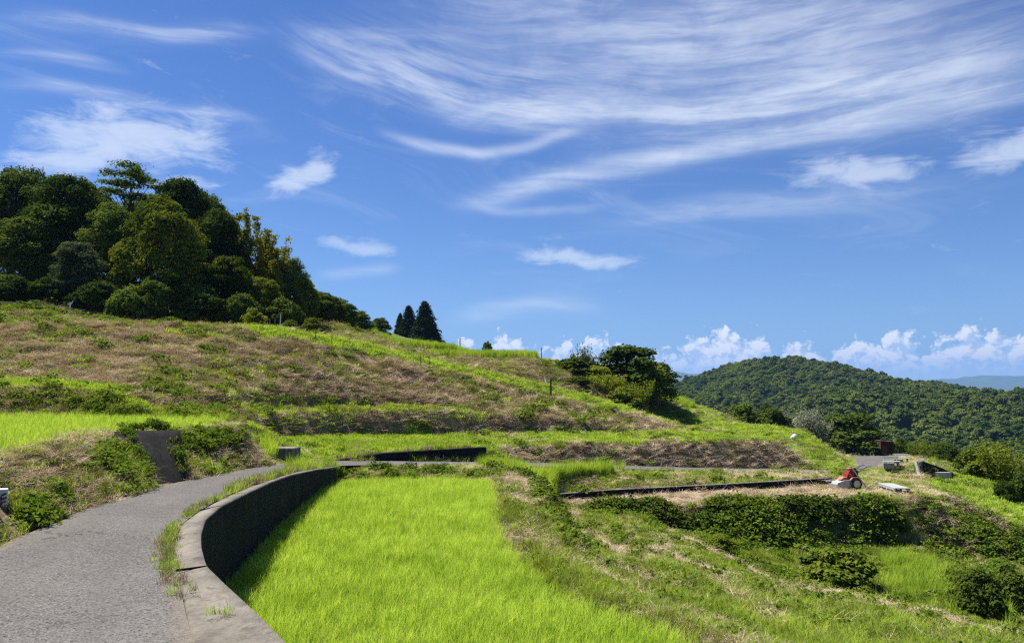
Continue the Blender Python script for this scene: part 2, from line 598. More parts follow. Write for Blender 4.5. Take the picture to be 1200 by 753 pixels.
SE2 = [(x + .5, y + 1.3, z - .75) for x, y, z in SE[2:]]
GU = [Zp(870, 662, -5.6), Zp(950, 692, -5.95), Zp(1040, 702, -6.2), Zp(1130, 714, -6.4), Zp(1220, 722, -6.8), (22, 14, -7.6), (26, -4, -8)]
FG = [Zp(745, 605, -4.6), Zp(710, 620, -4.15), Zp(760, 642, -4.15), Zp(800, 690, -3.75), Zp(900, 722, -3.85), Zp(1000, 753, -4.0), (9.5, 9, -4.3), (12, 2, -4.5), (14, -9, -4.5)]
LB = [(-2.7, -9, -.62), (-4.1, 0, -.72), (-5.3, 4, -.85), Zp(0, 535, -.92), Zp(64, 524, -.92), Zp(111, 510, -.95), Zp(153, 507, -.97), Zp(204, 506, -1.0), Zp(240, 502, -1.02), Zp(284, 497, -1.06)]
LB2 = [(x - .5, y + .2, z - .06) for x, y, z in LB]
LBE = [Zp(306, 541, -2.02), Zp(300, 528, -1.9), Zp(296, 514, -1.62)]
LFB = [(-45, 18, -.9), Dp(-140, 491, 20.2), Dp(0, 491, 20.2), Dp(140, 490.5, 20.4), Dp(200, 491, 21.2), Dp(285, 492, 23.2)]
KB = [(-45, 20, .1), Dp(-140, 452, 21.4), Dp(0, 455, 21.4), Dp(100, 457, 21.5), Dp(134, 462, 21.6)]
KB2 = [(-45, 24, .4), Dp(-140, 440, 26), Dp(0, 442, 26), Dp(130, 452, 25)]
SB = [Dp(150, 478, 22.4), Dp(220, 482, 23.8), Dp(285, 484, 26.9), Dp(400, 481, 33), Dp(480, 481, 35.5), Dp(560, 484, 38), Dp(650, 492, 42), Dp(720, 499, 46.2), Dp(790, 503, 51.2)]
ST = [Dp(297, 513, 26.3), Dp(400, 512, 32.2), Dp(480, 511, 34.8), Dp(580, 508, 37.9), Dp(650, 507.5, 41.4), Dp(720, 507, 45.6), Dp(795, 504.5, 50.8)]
SHB = [Dp(150, 474.5, 22.9), Dp(220, 477.5, 24.6), Dp(285, 479, 28.4), Dp(400, 477, 34.6), Dp(480, 478, 36.9), Dp(545, 482, 38.5)]
SHT = [Dp(150, 464, 23.4), Dp(220, 465, 25.1), Dp(285, 462, 28.9), Dp(400, 463, 35.1), Dp(480, 469, 37.4), Dp(545, 478.5, 38.9)]
W2B = [Dp(386, 543, 25.6), Dp(450, 541.5, 27.6), Dp(570, 538, 31.8)]
W2T = [Dp(386, 541, 26.0), Dp(450, 531, 28), Dp(570, 524, 32.2)]
W2W = [Dp(386, 540.5, 25.5), Dp(450, 530.5, 27.42), Dp(570, 523.5, 31.55)]
FB = [Dp(585, 524, 33.6), Dp(700, 518, 38.4), Dp(800, 516, 43.6), Dp(860, 514, 46.5), Dp(905, 515, 48.8), Dp(925, 526, 49), Dp(945, 545, 48.6)]
CR = [(-60, 30, 3.2), Dp(-150, 374, 33), Dp(0, 378, 35), Dp(150, 380, 36.5), Dp(310, 383, 39), Dp(345, 389, 40), Dp(400, 397.5, 42), Dp(480, 417.5, 44.6), Dp(560, 436.5, 47), Dp(640, 453, 49), Dp(700, 468, 51), Dp(760, 486, 53.5), Dp(800, 500, 55)]
CR2 = [(x + .3, y + 1.6, z - .12) for x, y, z in CR[:-1]]
MID = [Dp(0, 412, 30.5), Dp(150, 415, 30.5), Dp(300, 424, 33), Dp(400, 434, 37.5), Dp(480, 447, 40), Dp(560, 459, 42.6), Dp(640, 472, 45.6), Dp(700, 483, 48.6)]
EMB0 = [Dp(-150, 372, 40), Dp(0, 376, 39), Dp(60, 378, 39.5), Dp(110, 380, 40)]
EMB1 = [Dp(-150, 355, 42.5), Dp(0, 361, 42), Dp(60, 365, 42.5), Dp(105, 374, 43)]
BK = [Dp(200, 382, 43), Dp(310, 385, 44), Dp(345, 389, 45)]
MNT0 = [Dp(345, 390, 50), Dp(400, 402, 51), Dp(450, 408, 52)]
MNT = [Dp(350, 384, 55), Dp(378, 382, 57), Dp(405, 382, 58), Dp(432, 392, 58), Dp(450, 400, 59)]
T1 = [Dp(434, 403.5, 66), Dp(490, 407.5, 66), Dp(532, 411.5, 67), Dp(556, 415, 68)]
T1B = [(x * 1.15, y + 10, z) for x, y, z in T1]
T2 = [Dp(500, 418, 57), Dp(560, 418.5, 57), Dp(630, 419, 57)]
T2B = [(x * 1.1, y + 6, z) for x, y, z in T2]
T2S = [Dp(500, 427, 50), Dp(560, 438, 51), Dp(640, 452, 52.5)]
MO0 = [Dp(665, 446, 54), Dp(700, 452, 55.5), Dp(760, 472, 58.5)]
MO1 = [Dp(650, 425, 62), Dp(690, 430, 66), Dp(740, 448, 68), Dp(778, 468, 69)]
KN = [Dp(790, 470, 63), Dp(830, 478, 64), Dp(850, 487, 64), Dp(872, 498, 62), Dp(895, 499, 60), Dp(940, 503, 57), Dp(962, 518, 53.5), Dp(985, 543, 49.5)]
KNM = [Dp(815, 497, 57), Dp(860, 506, 54), Dp(905, 508, 52)]
KN2 = [(x + 2.5, y + 5, z - 2.2) for x, y, z in KN]
LAW = [Zp(1000, 560, -4.75), Zp(1060, 565, -4.85), Zp(1078, 559, -5.12), Zp(1062, 548, -5.36), Zp(1085, 545, -5.6), Zp(1072, 535, -6.05), Zp(1095, 536, -6.4)]
WWT = [Dp(1081, 539.5, 46.5), Dp(1100, 546, 47.6), Dp(1114, 552, 48.4), Dp(1122, 556.5, 48.8)]
WW0 = [Dp(1078, 561, 45.3), Dp(1084, 563, 46.1), Dp(1100, 562, 47.1), Dp(1114, 561, 47.9), Dp(1124, 560, 48.2)]
WW1 = [Dp(1079, 541.5, 47), Dp(1100, 547, 48.1), Dp(1114, 553, 48.9), Dp(1124, 558, 49.2)]
RS = [Zp(1090, 566, -5.35), Zp(1112, 557, -5.75), Zp(1150, 557, -6.0), Zp(1200, 572, -6.3), Zp(1150, 602, -6.15), Zp(1200, 612, -6.6), Zp(1290, 620, -7.6)]
DROP = [(44, 66, -9), (46, 52, -8.3), (38, 38, -8.5), (46, 82, -12), (60, 60, -15), (55, 115, -20), (20, 88, -5.5), (30, 125, -15),
        (5, 80, 1.2), (8, 100, -1), (0, 125, 4.5), (35, 20, -10), (30, 0, -9.5), (28, -12, -9)]
UP = [(-45, 62, 8.2), (-28, 61, 7.8), (-20, 61, 6.0), (-15, 72, 4.9), (-12, 66, 4.2), (-30, 95, 11), (-60, 95, 12), (-75, 50, 9)]
RG = [Dp(400, 399, 120), Dp(470, 406, 120), Dp(500, 409, 120), Dp(560, 416, 130)]
LEFT = [(-14, 0, -.8), (-20, 6, -.9), (-14, -10, -.7), (-45, -5, -.6), (-45, 10, -.9), (-30, -12, -.6)]
FAR = [(-150, 0, 6), (-180, 120, 18), (-250, 300, 10), (0, 260, -20), (60, 200, -34), (120, 130, -38), (100, 50, -30), (70, 25, -20), (60, -10, -18),
       (250, 60, -40), (200, -60, -40), (0, -60, -4), (-80, -60, 2), (0, -250, -30), (-300, -150, 0), (250, 250, -42), (0, 400, -42), (-300, 500, -30),
       (400, 0, -42), (400, -300, -45), (-500, 0, -20), (-500, -400, -30), (0, -600, -45)]
FAR += [(11600 * math.cos(a), 11600 * math.sin(a), -60) for a in np.linspace(0, 2 * math.pi, 25)[:-1]]
FAR += [(1500 * math.cos(a), 1500 * math.sin(a), -48) for a in np.linspace(0, 2 * math.pi, 17)[:-1]]


def dens(line, step=None):
    out = []
    for a, b in zip(line[:-1], line[1:]):
        a, b = np.array(a), np.array(b)
        L = np.linalg.norm(b - a)
        st = step or max(0.35, 0.022 * max(2, min(np.hypot(*a[:2]), np.hypot(*b[:2]))))
        n = max(1, int(L / st))
        out += [tuple(a + (b - a) * k / n) for k in range(n)]
    return out + [tuple(line[-1])]


LINES = [SHB, SHT, RRL, RIMB, PFE, PE, PB, BE, BT, LWB, LWT, FE, IB, SE, SE2, GU, FG, LB, LB2, LBE, LFB, KB, KB2, SB, ST, W2B, W2T, FB, CR, CR2, MID,
         EMB0, EMB1, BK, MNT0, MNT, T1, T1B, T2, T2B, T2S, MO0, MO1, KN, KNM, KN2, RG]
ROAD_DROP = 0.05
PTS = []
for L in LINES:
    PTS += dens(L)
PTS += [(x, y, z - ROAD_DROP) for x, y, z in dens(RL)] + [(x, y, z - ROAD_DROP) for x, y, z in dens(RR[13:])]
for L in (LAW, WW0, WW1, RS, DROP, UP, LEFT, FAR):
    PTS += L
# inner floor of the two rice fields so the sheet stays level
keep, seen = [], set()
for p in PTS:
    k = (round(p[0] * 20), round(p[1] * 20))
    if k not in seen:
        seen.add(k)
        keep.append(p)
PTS = np.array(keep)
_res = geometry.delaunay_2d_cdt([Vector((p[0], p[1])) for p in PTS], [], [], 0, 1e-6)
_tv = np.array([(v.x, v.y) for v in _res[0]])
_orig = _res[3]
_tz = np.array([PTS[o[0]][2] if o else 0.0 for o in _orig])
_tf = np.array([f for f in _res[2] if len(f) == 3])


def tin(x, y):
    """height of the triangulated land at many points (bucketed by triangle bounds)"""
    x, y = np.asarray(x, float), np.asarray(y, float)
    z = np.full(x.shape, -45.0)
    order = np.argsort(y)
    ys, xs = y[order], x[order]
    zs = z[order]
    for a, b, c in _tf:
        (x0, y0), (x1, y1), (x2, y2) = _tv[a], _tv[b], _tv[c]
        det = (y1 - y2) * (x0 - x2) + (x2 - x1) * (y0 - y2)
        if abs(det) < 1e-12:
            continue
        i0, i1 = np.searchsorted(ys, (min(y0, y1, y2) - 1e-6, max(y0, y1, y2) + 1e-6))
        if i1 <= i0:
            continue
        sx, sy = xs[i0:i1], ys[i0:i1]
        m = (sx >= min(x0, x1, x2) - 1e-6) & (sx <= max(x0, x1, x2) + 1e-6)
        if not m.any():
            continue
        idx = np.nonzero(m)[0]
        sx, sy = sx[idx], sy[idx]
        l0 = ((y1 - y2) * (sx - x2) + (x2 - x1) * (sy - y2)) / det
        l1 = ((y2 - y0) * (sx - x2) + (x0 - x2) * (sy - y2)) / det
        l2 = 1 - l0 - l1
        ok = (l0 >= -1e-6) & (l1 >= -1e-6) & (l2 >= -1e-6)
        zs[i0 + idx[ok]] = l0[ok] * _tz[a] + l1[ok] * _tz[b] + l2[ok] * _tz[c]
    z[order] = zs
    return z


def inside(poly, x, y):
    poly = np.array([p[:2] for p in poly])
    r = np.zeros(x.shape, bool)
    j = len(poly) - 1
    for i in range(len(poly)):
        xi, yi = poly[i]
        xj, yj = poly[j]
        c = (yi > y) != (yj > y)
        with np.errstate(divide='ignore', invalid='ignore'):
            r ^= c & (x < (xj - xi) * (y - yi) / (yj - yi) + xi)
        j = i
    return r


def near_line(line, x, y, rad):
    r = np.zeros(x.shape, bool)
    P = np.array([p[:2] for p in line])
    for (ax, ay), (bx, by) in zip(P[:-1], P[1:]):
        dx, dy = bx - ax, by - ay
        t = np.clip(((x - ax) * dx + (y - ay) * dy) / (dx * dx + dy * dy + 1e-9), 0, 1)
        r |= (x - ax - t * dx) ** 2 + (y - ay - t * dy) ** 2 < rad * rad
    return r


ZONES = {
    'rice': RIMB[:] + PFE[1:] + PE[1:],
    'left_field': LB2 + LFB[::-1],
    'left_bank': RL[:8] + LBE[:1] + LB[::-1],
    'small_bank': LFB[:4] + KB[::-1],
    'small_strip': KB + KB2[::-1],
    'slope': [(-45, 24, 0)] + KB2[1:] + SB + [CR[-1]] + CR[::-1],
    'bank2': ST + SB[2:][::-1],
    'strip': LBE + ST + FB[:5][::-1] + W2T[::-1],
    'bank1': RL[11:15] + FB[::-1],
    'knoll': FB[3:] + RL[15:19] + KN[::-1],
    'road_bank': LWT + RR[16:21][::-1],
    'field': LWB + [LAW[0]] + FE[:5][::-1],
    'lawn': [LAW[0]] + RR[20:25] + LAW[5:6] + LAW[2:3] + FE[4:7][::-1],
    'ivy_bank': FE + IB[::-1],
    'bund': PE + BE[::-1],
    'bund_bank': BE[:5] + BT[::-1],
    'fore': BE[4:] + SE[::-1] + BT[:1] + BT[1:],
    'gully': SE[2:] + GU[-2:] + IB[::-1],
    'right_slope': [LAW[1], LAW[2]] + RS[1:4] + RS[6:] + IB[6:7] + FE[5:],
    'upper': CR[3:] + [KN[0]] + RG[::-1] + MNT[:1],
    't2slope': T2S + T2[::-1],
    'rice1': T1[:3] + T1B[::-1],
    'rice2': T2 + T2B[::-1],
    'forest': [(-75, 20, 0), (-60, 40, 0)] + EMB1 + BK + [(-10, 64, 0), (0, 125, 0), (-80, 125, 0)],
}
#            dry   lush  noise amplitude (m)
ZPROP = {'rice': (.0, .5, .0), 'left_field': (.0, .6, .0), 'left_bank': (.62, .45, .05), 'small_bank': (.62, .12, .12), 'small_strip': (.1, .9, .05),
         'slope': (.70, .45, .20), 'bank2': (.66, .4, .16), 'strip': (.12, .85, .05), 'bank1': (.85, .45, .10), 'knoll': (.25, .85, .12), 'road_bank': (.55, .6, .06),
         'field': (.80, .5, .03), 'lawn': (.38, .62, .03), 'ivy_bank': (.45, .2, .12), 'bund': (.52, .55, .05), 'bund_bank': (.5, .2, .12), 'fore': (.42, .5, .08),
         'gully': (.45, .45, .15), 'right_slope': (.12, .9, .12), 'upper': (.40, .35, .15), 't2slope': (.58, .55, .1), 'rice1': (.1, .8, .02), 'rice2': (.1, .8, .02),
         'forest': (.5, .1, .1)}
ZNAMES = list(ZPROP)


def zones(x, y):
    """index of the zone each point lies in (-1: none)"""
    r = np.full(x.shape, -1)
    d = np.hypot(x, y)
    jx = x + fbm(x * 1.3, y * 1.3, 3, 91) * np.clip(d * .012, 0.08, .8)
    jy = y + fbm(x * 1.3, y * 1.3, 3, 95) * np.clip(d * .012, 0.08, .8)
    for k in ['forest', 'upper', 'rice1', 'rice2', 't2slope', 'gully', 'right_slope', 'fore', 'bund', 'bund_bank', 'ivy_bank', 'lawn', 'field', 'road_bank', 'knoll', 'strip',
              'bank1', 'bank2', 'slope', 'small_strip', 'small_bank', 'left_bank', 'left_field', 'rice']:
        hard = k in ('rice', 'left_field')
        r[inside(ZONES[k], x if hard else jx, y if hard else jy)] = ZNAMES.index(k)
    return r


ROADPOLY = RL + RR[::-1]
HILL_PX = [(600, 500), (700, 478), (780, 456), (830, 438), (870, 424), (905, 415), (945, 416), (1000, 428), (1045, 437), (1090, 440), (1140, 448), (1200, 459), (1270, 474), (1400, 500), (1700, 540)]
HX = np.array([(p[0] - 600) / F_PX for p in HILL_PX])
HZ = np.array([(450 - p[1]) / F_PX * 640 - 10.5 for p in HILL_PX])


def far_hill(x, y):
    """a wooded hill across the valley, its ridge about 640 m away"""
    u = x / 640.0
    top = np.interp(u, HX, HZ)
    yy = y + 40 * vnoise(x * .006, y * .006, 5)
    t = np.clip((yy - 250) / 390, 0, 1)
    front = t ** .85
    back = np.clip((1150 - yy) / 480, 0, 1)
    back = back * back * (3 - 2 * back)
    k = np.minimum(front, np.where(yy > 640, back, 1))
    spur = fbm(x * .011 + 3, y * .008, 3, 21) * 30 * np.sin(np.clip(k, 0, 1) * math.pi) + 5 * fbm(x * .03, y * .02, 2, 25) * k
    h = (top + 45) * k + spur
    return np.where((yy > 250) & (yy < 1150) & (top > -44), np.maximum(h, 0), 0)


def ground(x, y, rough=True):
    x, y = np.asarray(x, float), np.asarray(y, float)
    z = tin(x, y)
    d = np.hypot(x, y)
    z = z + np.where(d > 200, far_hill(x, y), 0)
    if rough:
        zi = zones(x, y)
        amp = np.array([ZPROP[k][2] for k in ZNAMES] + [.1])[zi]
        near_road = inside(ROADPOLY, x, y) | near_line(RL, x, y, .5) | near_line(RR, x, y, .5) | near_line(RIM, x, y, .6) | near_line(W2B, x, y, .6) | near_line(LWB, x, y, .4) | near_line(WW0, x, y, .5)
        amp = np.where(near_road, 0.0, amp) + np.where(d > 120, 0.6, 0)
        z = z + amp * (fbm(x * .9, y * .9, 3, 3) * 1.1 + fbm(x * 3.1, y * 3.1, 3, 9) * .55)
    return z


def gz(x, y):
    return float(ground(np.array([x]), np.array([y]))[0])


def build_ground():
    fa = np.concatenate([np.linspace(-180, -46, 46)[:-1], np.linspace(-46, 46, 760), np.linspace(46, 180, 46)[1:-1]])
    rr = np.concatenate([np.geomspace(1.2, 6, 40)[:-1], np.geomspace(6, 75, 330)[:-1], np.geomspace(75, 700, 110)[:-1], np.geomspace(700, 11500, 22)])
    A, Rr = np.meshgrid(np.radians(fa), rr)
    nA, nR = len(fa), len(rr)
    x, y = (Rr * np.sin(A)).ravel(), (Rr * np.cos(A)).ravel()
    z = ground(x, y)
    V = np.stack([x, y, z], 1)
    V = np.vstack([V, [[0, 0, -1.66]]])
    i = np.arange(nR - 1)[:, None] * nA + np.arange(nA)[None, :]
    j = np.arange(nR - 1)[:, None] * nA + (np.arange(nA)[None, :] + 1) % nA
    F = np.stack([i, i + nA, j + nA, j], -1).reshape(-1, 4)[:, ::-1]
    k = np.arange(nA)
    T = np.stack([np.full(nA, len(V) - 1), k, (k + 1) % nA], 1)[:, ::-1]
    me = mesh_np('ground', V, [F, T], smooth=True)
    zi = zones(x, y)
    dry = np.append(np.array([ZPROP[q][0] for q in ZNAMES] + [.35])[zi], .3)
    lush = np.append(np.array([ZPROP[q][1] for q in ZNAMES] + [.4])[zi], .3)
    crest = near_line(CR[4:], x, y, 1.1)
    dry[:-1][crest] = .12
    lush[:-1][crest] = .95
    edge = near_line(LB, x, y, .35)
    dry[:-1][edge] = .95
    farm = np.append(np.hypot(x, y) > 130, False)
    dry[farm] = .05
    lush[farm] = .12
    wet = np.append((zi == ZNAMES.index('rice')) | (zi == ZNAMES.index('left_field')), False).astype(float)
    for nm, arr in (('dry', dry), ('lush', lush), ('wet', wet)):
        at = me.attributes.new(nm, 'FLOAT', 'POINT')
        at.data.foreach_set('value', arr.astype(np.float32))
    m, nt, out = new_mat('ground')
    p = geo_pos(nt)

    def attr(n):
        a = nt.nodes.new('ShaderNodeAttribute')
        a.attribute_name = n
        return X(nt, a.outputs['Fac'])
    n1 = noise(nt, p, .55, 5, .62)
    n2 = noise(nt, p, 4.5, 6, .7)
    n3 = noise(nt, stretch(nt, p, 1, 1, .35), 26, 4, .7)
    f = (attr('dry') * 1.25 + (n1 - .5) * 1.1 + (n2 - .5) * .9 - .18).step(.28, .72)
    green = mixc(nt, (attr('lush') + (n2 - .5) * .8).m('MAXIMUM', 0.0).m('MINIMUM', 1.0), (.045, .070, .014), (.18, .265, .038))
    straw = mixc(nt, (n3 * .7 + n2 * .5 - .1).step(.3, .75), (.085, .060, .036), (.37, .28, .17))
    col = mixc(nt, f, green, straw)
    col = mixc(nt, attr('wet') * .92, col, (.075, .075, .032))
    principled(nt, out, col, .95, n3 * .6 + n2 * .4, .10, spec=.1)
    g = link('ground', me, m)
    tag(g, kind='structure')
    return g


GROUND = build_ground()


# ------------------------------------------------------------------ the road
def resample(line, n):
    P = np.array(line, float)
    s = np.concatenate([[0], np.cumsum(np.linalg.norm(np.diff(P, axis=0), axis=1))])
    t = np.linspace(0, s[-1], n)
    return np.stack([np.interp(t, s, P[:, k]) for k in range(3)], 1)


def smooth(P, it=3):
    P = np.array(P, float)
    for _ in range(it):
        Q = P.copy()
        Q[1:-1] = P[:-2] * .25 + P[1:-1] * .5 + P[2:] * .25
        P = Q
    return P


def build_road():
    seg = [((0, 1), (0, 1)), ((1, 3), (1, 5)), ((3, 6), (5, 9)), ((6, 8), (9, 11)), ((8, 10), (11, 15)), ((10, 13), (15, 18)), ((13, 15), (18, 20)), ((15, 18), (20, 24)), ((18, 20), (24, 26))]
    L, Rt = [], []
    for (a, b), (c, d) in seg:
        n = 26
        L.append(resample(RL[a:b + 1], n)[:-1])
        Rt.append(resample(RR[c:d + 1], n)[:-1])
    L, Rt = smooth(np.vstack(L), 5), smooth(np.vstack(Rt), 5)
    n, w = len(L), 22
    V, F = [], []
    for k in range(w + 1):
        t = k / w
        V.append(L * (1 - t) + Rt * t)
    V = np.array(V)                          # (w+1, n, 3)
    V[:, :, 2] += fbm(V[:, :, 0] * 1.1, V[:, :, 1] * 1.1, 2, 44) * .012 + .01
    # a ragged edge on the hill side
    jag = fbm(L[:, 0] * 3 + 5, L[:, 1] * 3, 3, 51) * .16
    dirv = (L - Rt) / (np.linalg.norm(L - Rt, axis=1)[:, None] + 1e-9)
    V[0] += dirv * jag[:, None]
    V[0, :, 2] -= .012
    Vf = V.reshape(-1, 3)
    i = np.arange(w)[:, None] * n + np.arange(n - 1)[None, :]
    F = np.stack([i, i + n, i + n + 1, i + 1], -1).reshape(-1, 4)
    me = mesh_np('road', Vf, F, smooth=True)
    at = me.attributes.new('across', 'FLOAT', 'POINT')
    at.data.foreach_set('value', np.repeat(np.linspace(0, 1, w + 1), n).astype(np.float32))
    m, nt, out = new_mat('asphalt')
    p = geo_pos(nt)
    vor = nt.nodes.new('ShaderNodeTexVoronoi')
    vor.inputs['Scale'].default_value = 90
    nt.links.new(p.s, vor.inputs['Vector'])
    sepc = nt.nodes.new('ShaderNodeSeparateColor')
    nt.links.new(vor.outputs['Color'], sepc.inputs[0])
    chip = X(nt, sepc.outputs[0])
    n1 = noise(nt, p, .9, 5, .6)
    n2 = noise(nt, p, 120, 3, .6)
    base = mixc(nt, n1.step(.3, .7), (.064, .061, .058), (.092, .088, .083))
    base = mixc(nt, (chip * .8 + n2 * .4 - .2).step(.2, 1.0) * .75, base, (.215, .205, .192))
    base = mixc(nt, chip.step(.10, .02) * .9, base, (.014, .014, .013))
    big = noise(nt, p, .35, 3, .6)
    base = mixc(nt, big.step(.50, .75) * .35, base, (.115, .105, .09))
    aa = nt.nodes.new('ShaderNodeAttribute'); aa.attribute_name = 'across'
    t = X(nt, aa.outputs['Fac'])
    ragged = (noise(nt, p, 2.2, 5, .7) - .5) * .22
    edge = (t + ragged).step(.10, .0)
    edge2 = (t + ragged).step(.93, 1.02)
    base = mixc(nt, (edge + edge2 * .7).m('MINIMUM', 1.0) * .75, base, mixc(nt, n2.step(.3, .7), (.10, .085, .06), (.22, .185, .135)))
    tr = (((t - .30) * (t - .30)) * -120.0).m('EXPONENT') + (((t - .72) * (t - .72)) * -120.0).m('EXPONENT')
    base = mixc(nt, tr * .22, base, (.075, .072, .068))
    crack = nt.nodes.new('ShaderNodeTexVoronoi'); crack.feature = 'DISTANCE_TO_EDGE'; crack.inputs['Scale'].default_value = .55
    wv = noise(nt, p, 1.7, 4, .6, out='Color')
    ad = nt.nodes.new('ShaderNodeVectorMath'); ad.operation = 'MULTIPLY_ADD'; ad.inputs[1].default_value = (.9, .9, .9)
    nt.links.new(wv.s, ad.inputs[0]); nt.links.new(p.s, ad.inputs[2]); nt.links.new(ad.outputs[0], crack.inputs['Vector'])
    base = mixc(nt, X(nt, crack.outputs['Distance']).step(.007, .002) * noise(nt, p, .5, 2).step(.48, .6) * .8, base, (.02, .02, .018))
    principled(nt, out, base, .92, X(nt, vor.outputs['Distance']) * .6 + n2 * .4, .006, spec=.12)
    # winding upwards
    r = link('road', me, m)
    if me.polygons[0].normal.z < 0:
        me.flip_normals()
    tag(r, kind='structure')
    return L, Rt


ROAD_L, ROAD_R = build_road()


# ------------------------------------------------------------------ concrete
def concrete(name, lo, hi, streak=0.0, moss=0.0, dark=(.03, .03, .028)):
    m, nt, out = new_mat(name)
    p = geo_pos(nt)
    n1 = noise(nt, p, 1.6, 6, .65)
    n2 = noise(nt, p, 22, 5, .7)
    col = mixc(nt, (n1 * .8 + n2 * .4 - .1).step(.25, .8), lo, hi)
    sp = noise(nt, p, 6, 5, .75)
    col = mixc(nt, sp.step(.55, .72) * .6, col, dark)
    st = noise(nt, p, 2.3, 6, .75)
    col = mixc(nt, st.step(.50, .70) * .55, col, tuple(c_ * .45 for c_ in lo))
    if streak:
        s = noise(nt, stretch(nt, p, 9, 9, .7), 1.0, 4, .65)
        col = mixc(nt, s.step(.42, .66) * streak, col, dark)
    if moss:
        g = noise(nt, p, 2.7, 5, .7)
        col = mixc(nt, g.step(.5, .68) * moss, col, (.05, .06, .02))
    principled(nt, out, col, .92, n2 * .7 + n1 * .3, .02, spec=.15)
    return m


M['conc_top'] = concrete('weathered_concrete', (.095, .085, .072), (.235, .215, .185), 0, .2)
M['conc_shade'] = concrete('shade_dark_stained_concrete', (.007, .007, .0075), (.024, .023, .021), .85, .25, dark=(.005, .005, .005))  # near-black base has the faces' shade painted in, under real streaks and moss
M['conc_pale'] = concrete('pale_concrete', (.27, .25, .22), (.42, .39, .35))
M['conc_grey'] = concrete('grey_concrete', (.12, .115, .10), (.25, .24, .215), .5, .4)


def wall_from(name, top_out, z_bot, thick_line=None, thick=0.25, side=1, mat=None, cap=None, n=90, smooth_it=0, chamfer=.02, jitter=.008, parent=None, part=None):
    """a wall that follows a line: outer top edge, inner top edge, foot depth"""
    O = resample(top_out, n)
    if thick_line is not None:
        I = resample(thick_line, n)
    else:
        t = np.gradient(O[:, :2], axis=0)
        t /= np.linalg.norm(t, axis=1)[:, None]
        nrm = np.stack([-t[:, 1], t[:, 0]], 1) * side
        I = O.copy()
        I[:, :2] += nrm * thick
    if smooth_it:
        O, I = smooth(O, smooth_it), smooth(I, smooth_it)
    O[:, 2] += fbm(O[:, 0] * 2, O[:, 1] * 2, 2, 77) * jitter
    zb = np.asarray(z_bot(O) if callable(z_bot) else np.full(n, z_bot))
    inn = (I - O)
    inn[:, 2] = 0
    inn /= np.linalg.norm(inn, axis=1)[:, None]
    rows = []
    a = O.copy(); a[:, 2] = zb; rows.append(a)
    a = O.copy(); a[:, 2] = zb * .5 + O[:, 2] * .5; rows.append(a)
    a = O.copy(); a[:, 2] -= chamfer; rows.append(a)
    rows.append(O + inn * chamfer)
    rows.append(O * .5 + I * .5 + np.array([0, 0, .006]))
    rows.append(I - inn * chamfer)
    a = I.copy(); a[:, 2] -= chamfer; rows.append(a)
    a = I.copy(); a[:, 2] = np.minimum(zb, I[:, 2] - .3); rows.append(a)
    V = np.array(rows)
    nr = len(rows)
    i = np.arange(nr - 1)[:, None] * n + np.arange(n - 1)[None, :]
    F = np.stack([i, i + 1, i + n + 1, i + n], -1).reshape(-1, 4)
    ends = [list(range(0, nr * n, n)), [k + n - 1 for k in range(0, nr * n, n)][::-1]]
    E = np.array(ends)
    me = mesh_np(name, V.reshape(-1, 3), [F, E])
    import bmesh
    bm = bmesh.new(); bm.from_mesh(me); bmesh.ops.recalc_face_normals(bm, faces=bm.faces); bm.to_mesh(me); bm.free()
    o = link(part or name, me, mat, parent)
    if cap is not None:
        me.materials.append(cap)
        mi = np.zeros(len(me.polygons), dtype=np.int32)
        for r_ in (2, 3, 4, 5):
            mi[r_ * (n - 1):(r_ + 1) * (n - 1)] = 1
        me.polygons.foreach_set('material_index', mi)
    return o


rw = wall_from('retaining_wall', RIM[1:], -3.25, RR[1:14], mat=M['conc_shade'], cap=M['conc_top'], n=150, smooth_it=1, chamfer=.025)
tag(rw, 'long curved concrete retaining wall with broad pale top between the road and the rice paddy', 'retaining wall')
for k_, (a_, b__) in enumerate((((206.5, 668), (244, 663)), ((233, 598), (258.5, 592.5)), ((320, 560.8), (320.6, 563.4)))):
    pa, pb = Vector(Zp(*a_, -1.574)), Vector(Zp(*b__, -1.572))
    if k_ == 1:
        pa, pb = Vector(Zp(*a_, -1.617)), Vector(Zp(*b__, -1.61))
    if k_ == 2:
        continue
    dj = (pb - pa)
    jm = MB()
    jm.box((pa + pb) / 2, (dj.length, .007, .02), Matrix.Rotation(math.atan2(dj.y, dj.x), 3, 'Z'))
    jm.build('joint', M['conc_shade'], rw)
w2 = wall_from('retaining_wall', W2W, lambda O: O[:, 2] - .85, thick=.3, side=1, mat=M['conc_shade'], n=40)
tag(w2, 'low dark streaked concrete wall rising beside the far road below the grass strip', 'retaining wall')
lw = wall_from('retaining_wall', [(x, y - .02, z + .30) for x, y, z in LWB], lambda O: O[:, 2] - .6, thick=.2, side=1, mat=M['conc_shade'], cap=M['conc_grey'], n=60)
tag(lw, 'long low concrete kerb wall along the back of the mown field behind the red mower', 'retaining wall')
pf = wall_from('retaining_wall', [Zp(448, 549, -2.68), Zp(500, 548, -2.74), Zp(556, 548, -2.86)], -3.2, thick=.25, side=1, mat=M['conc_shade'], n=24)
tag(pf, 'short dark weedy wall at the far end of the rice paddy', 'retaining wall')
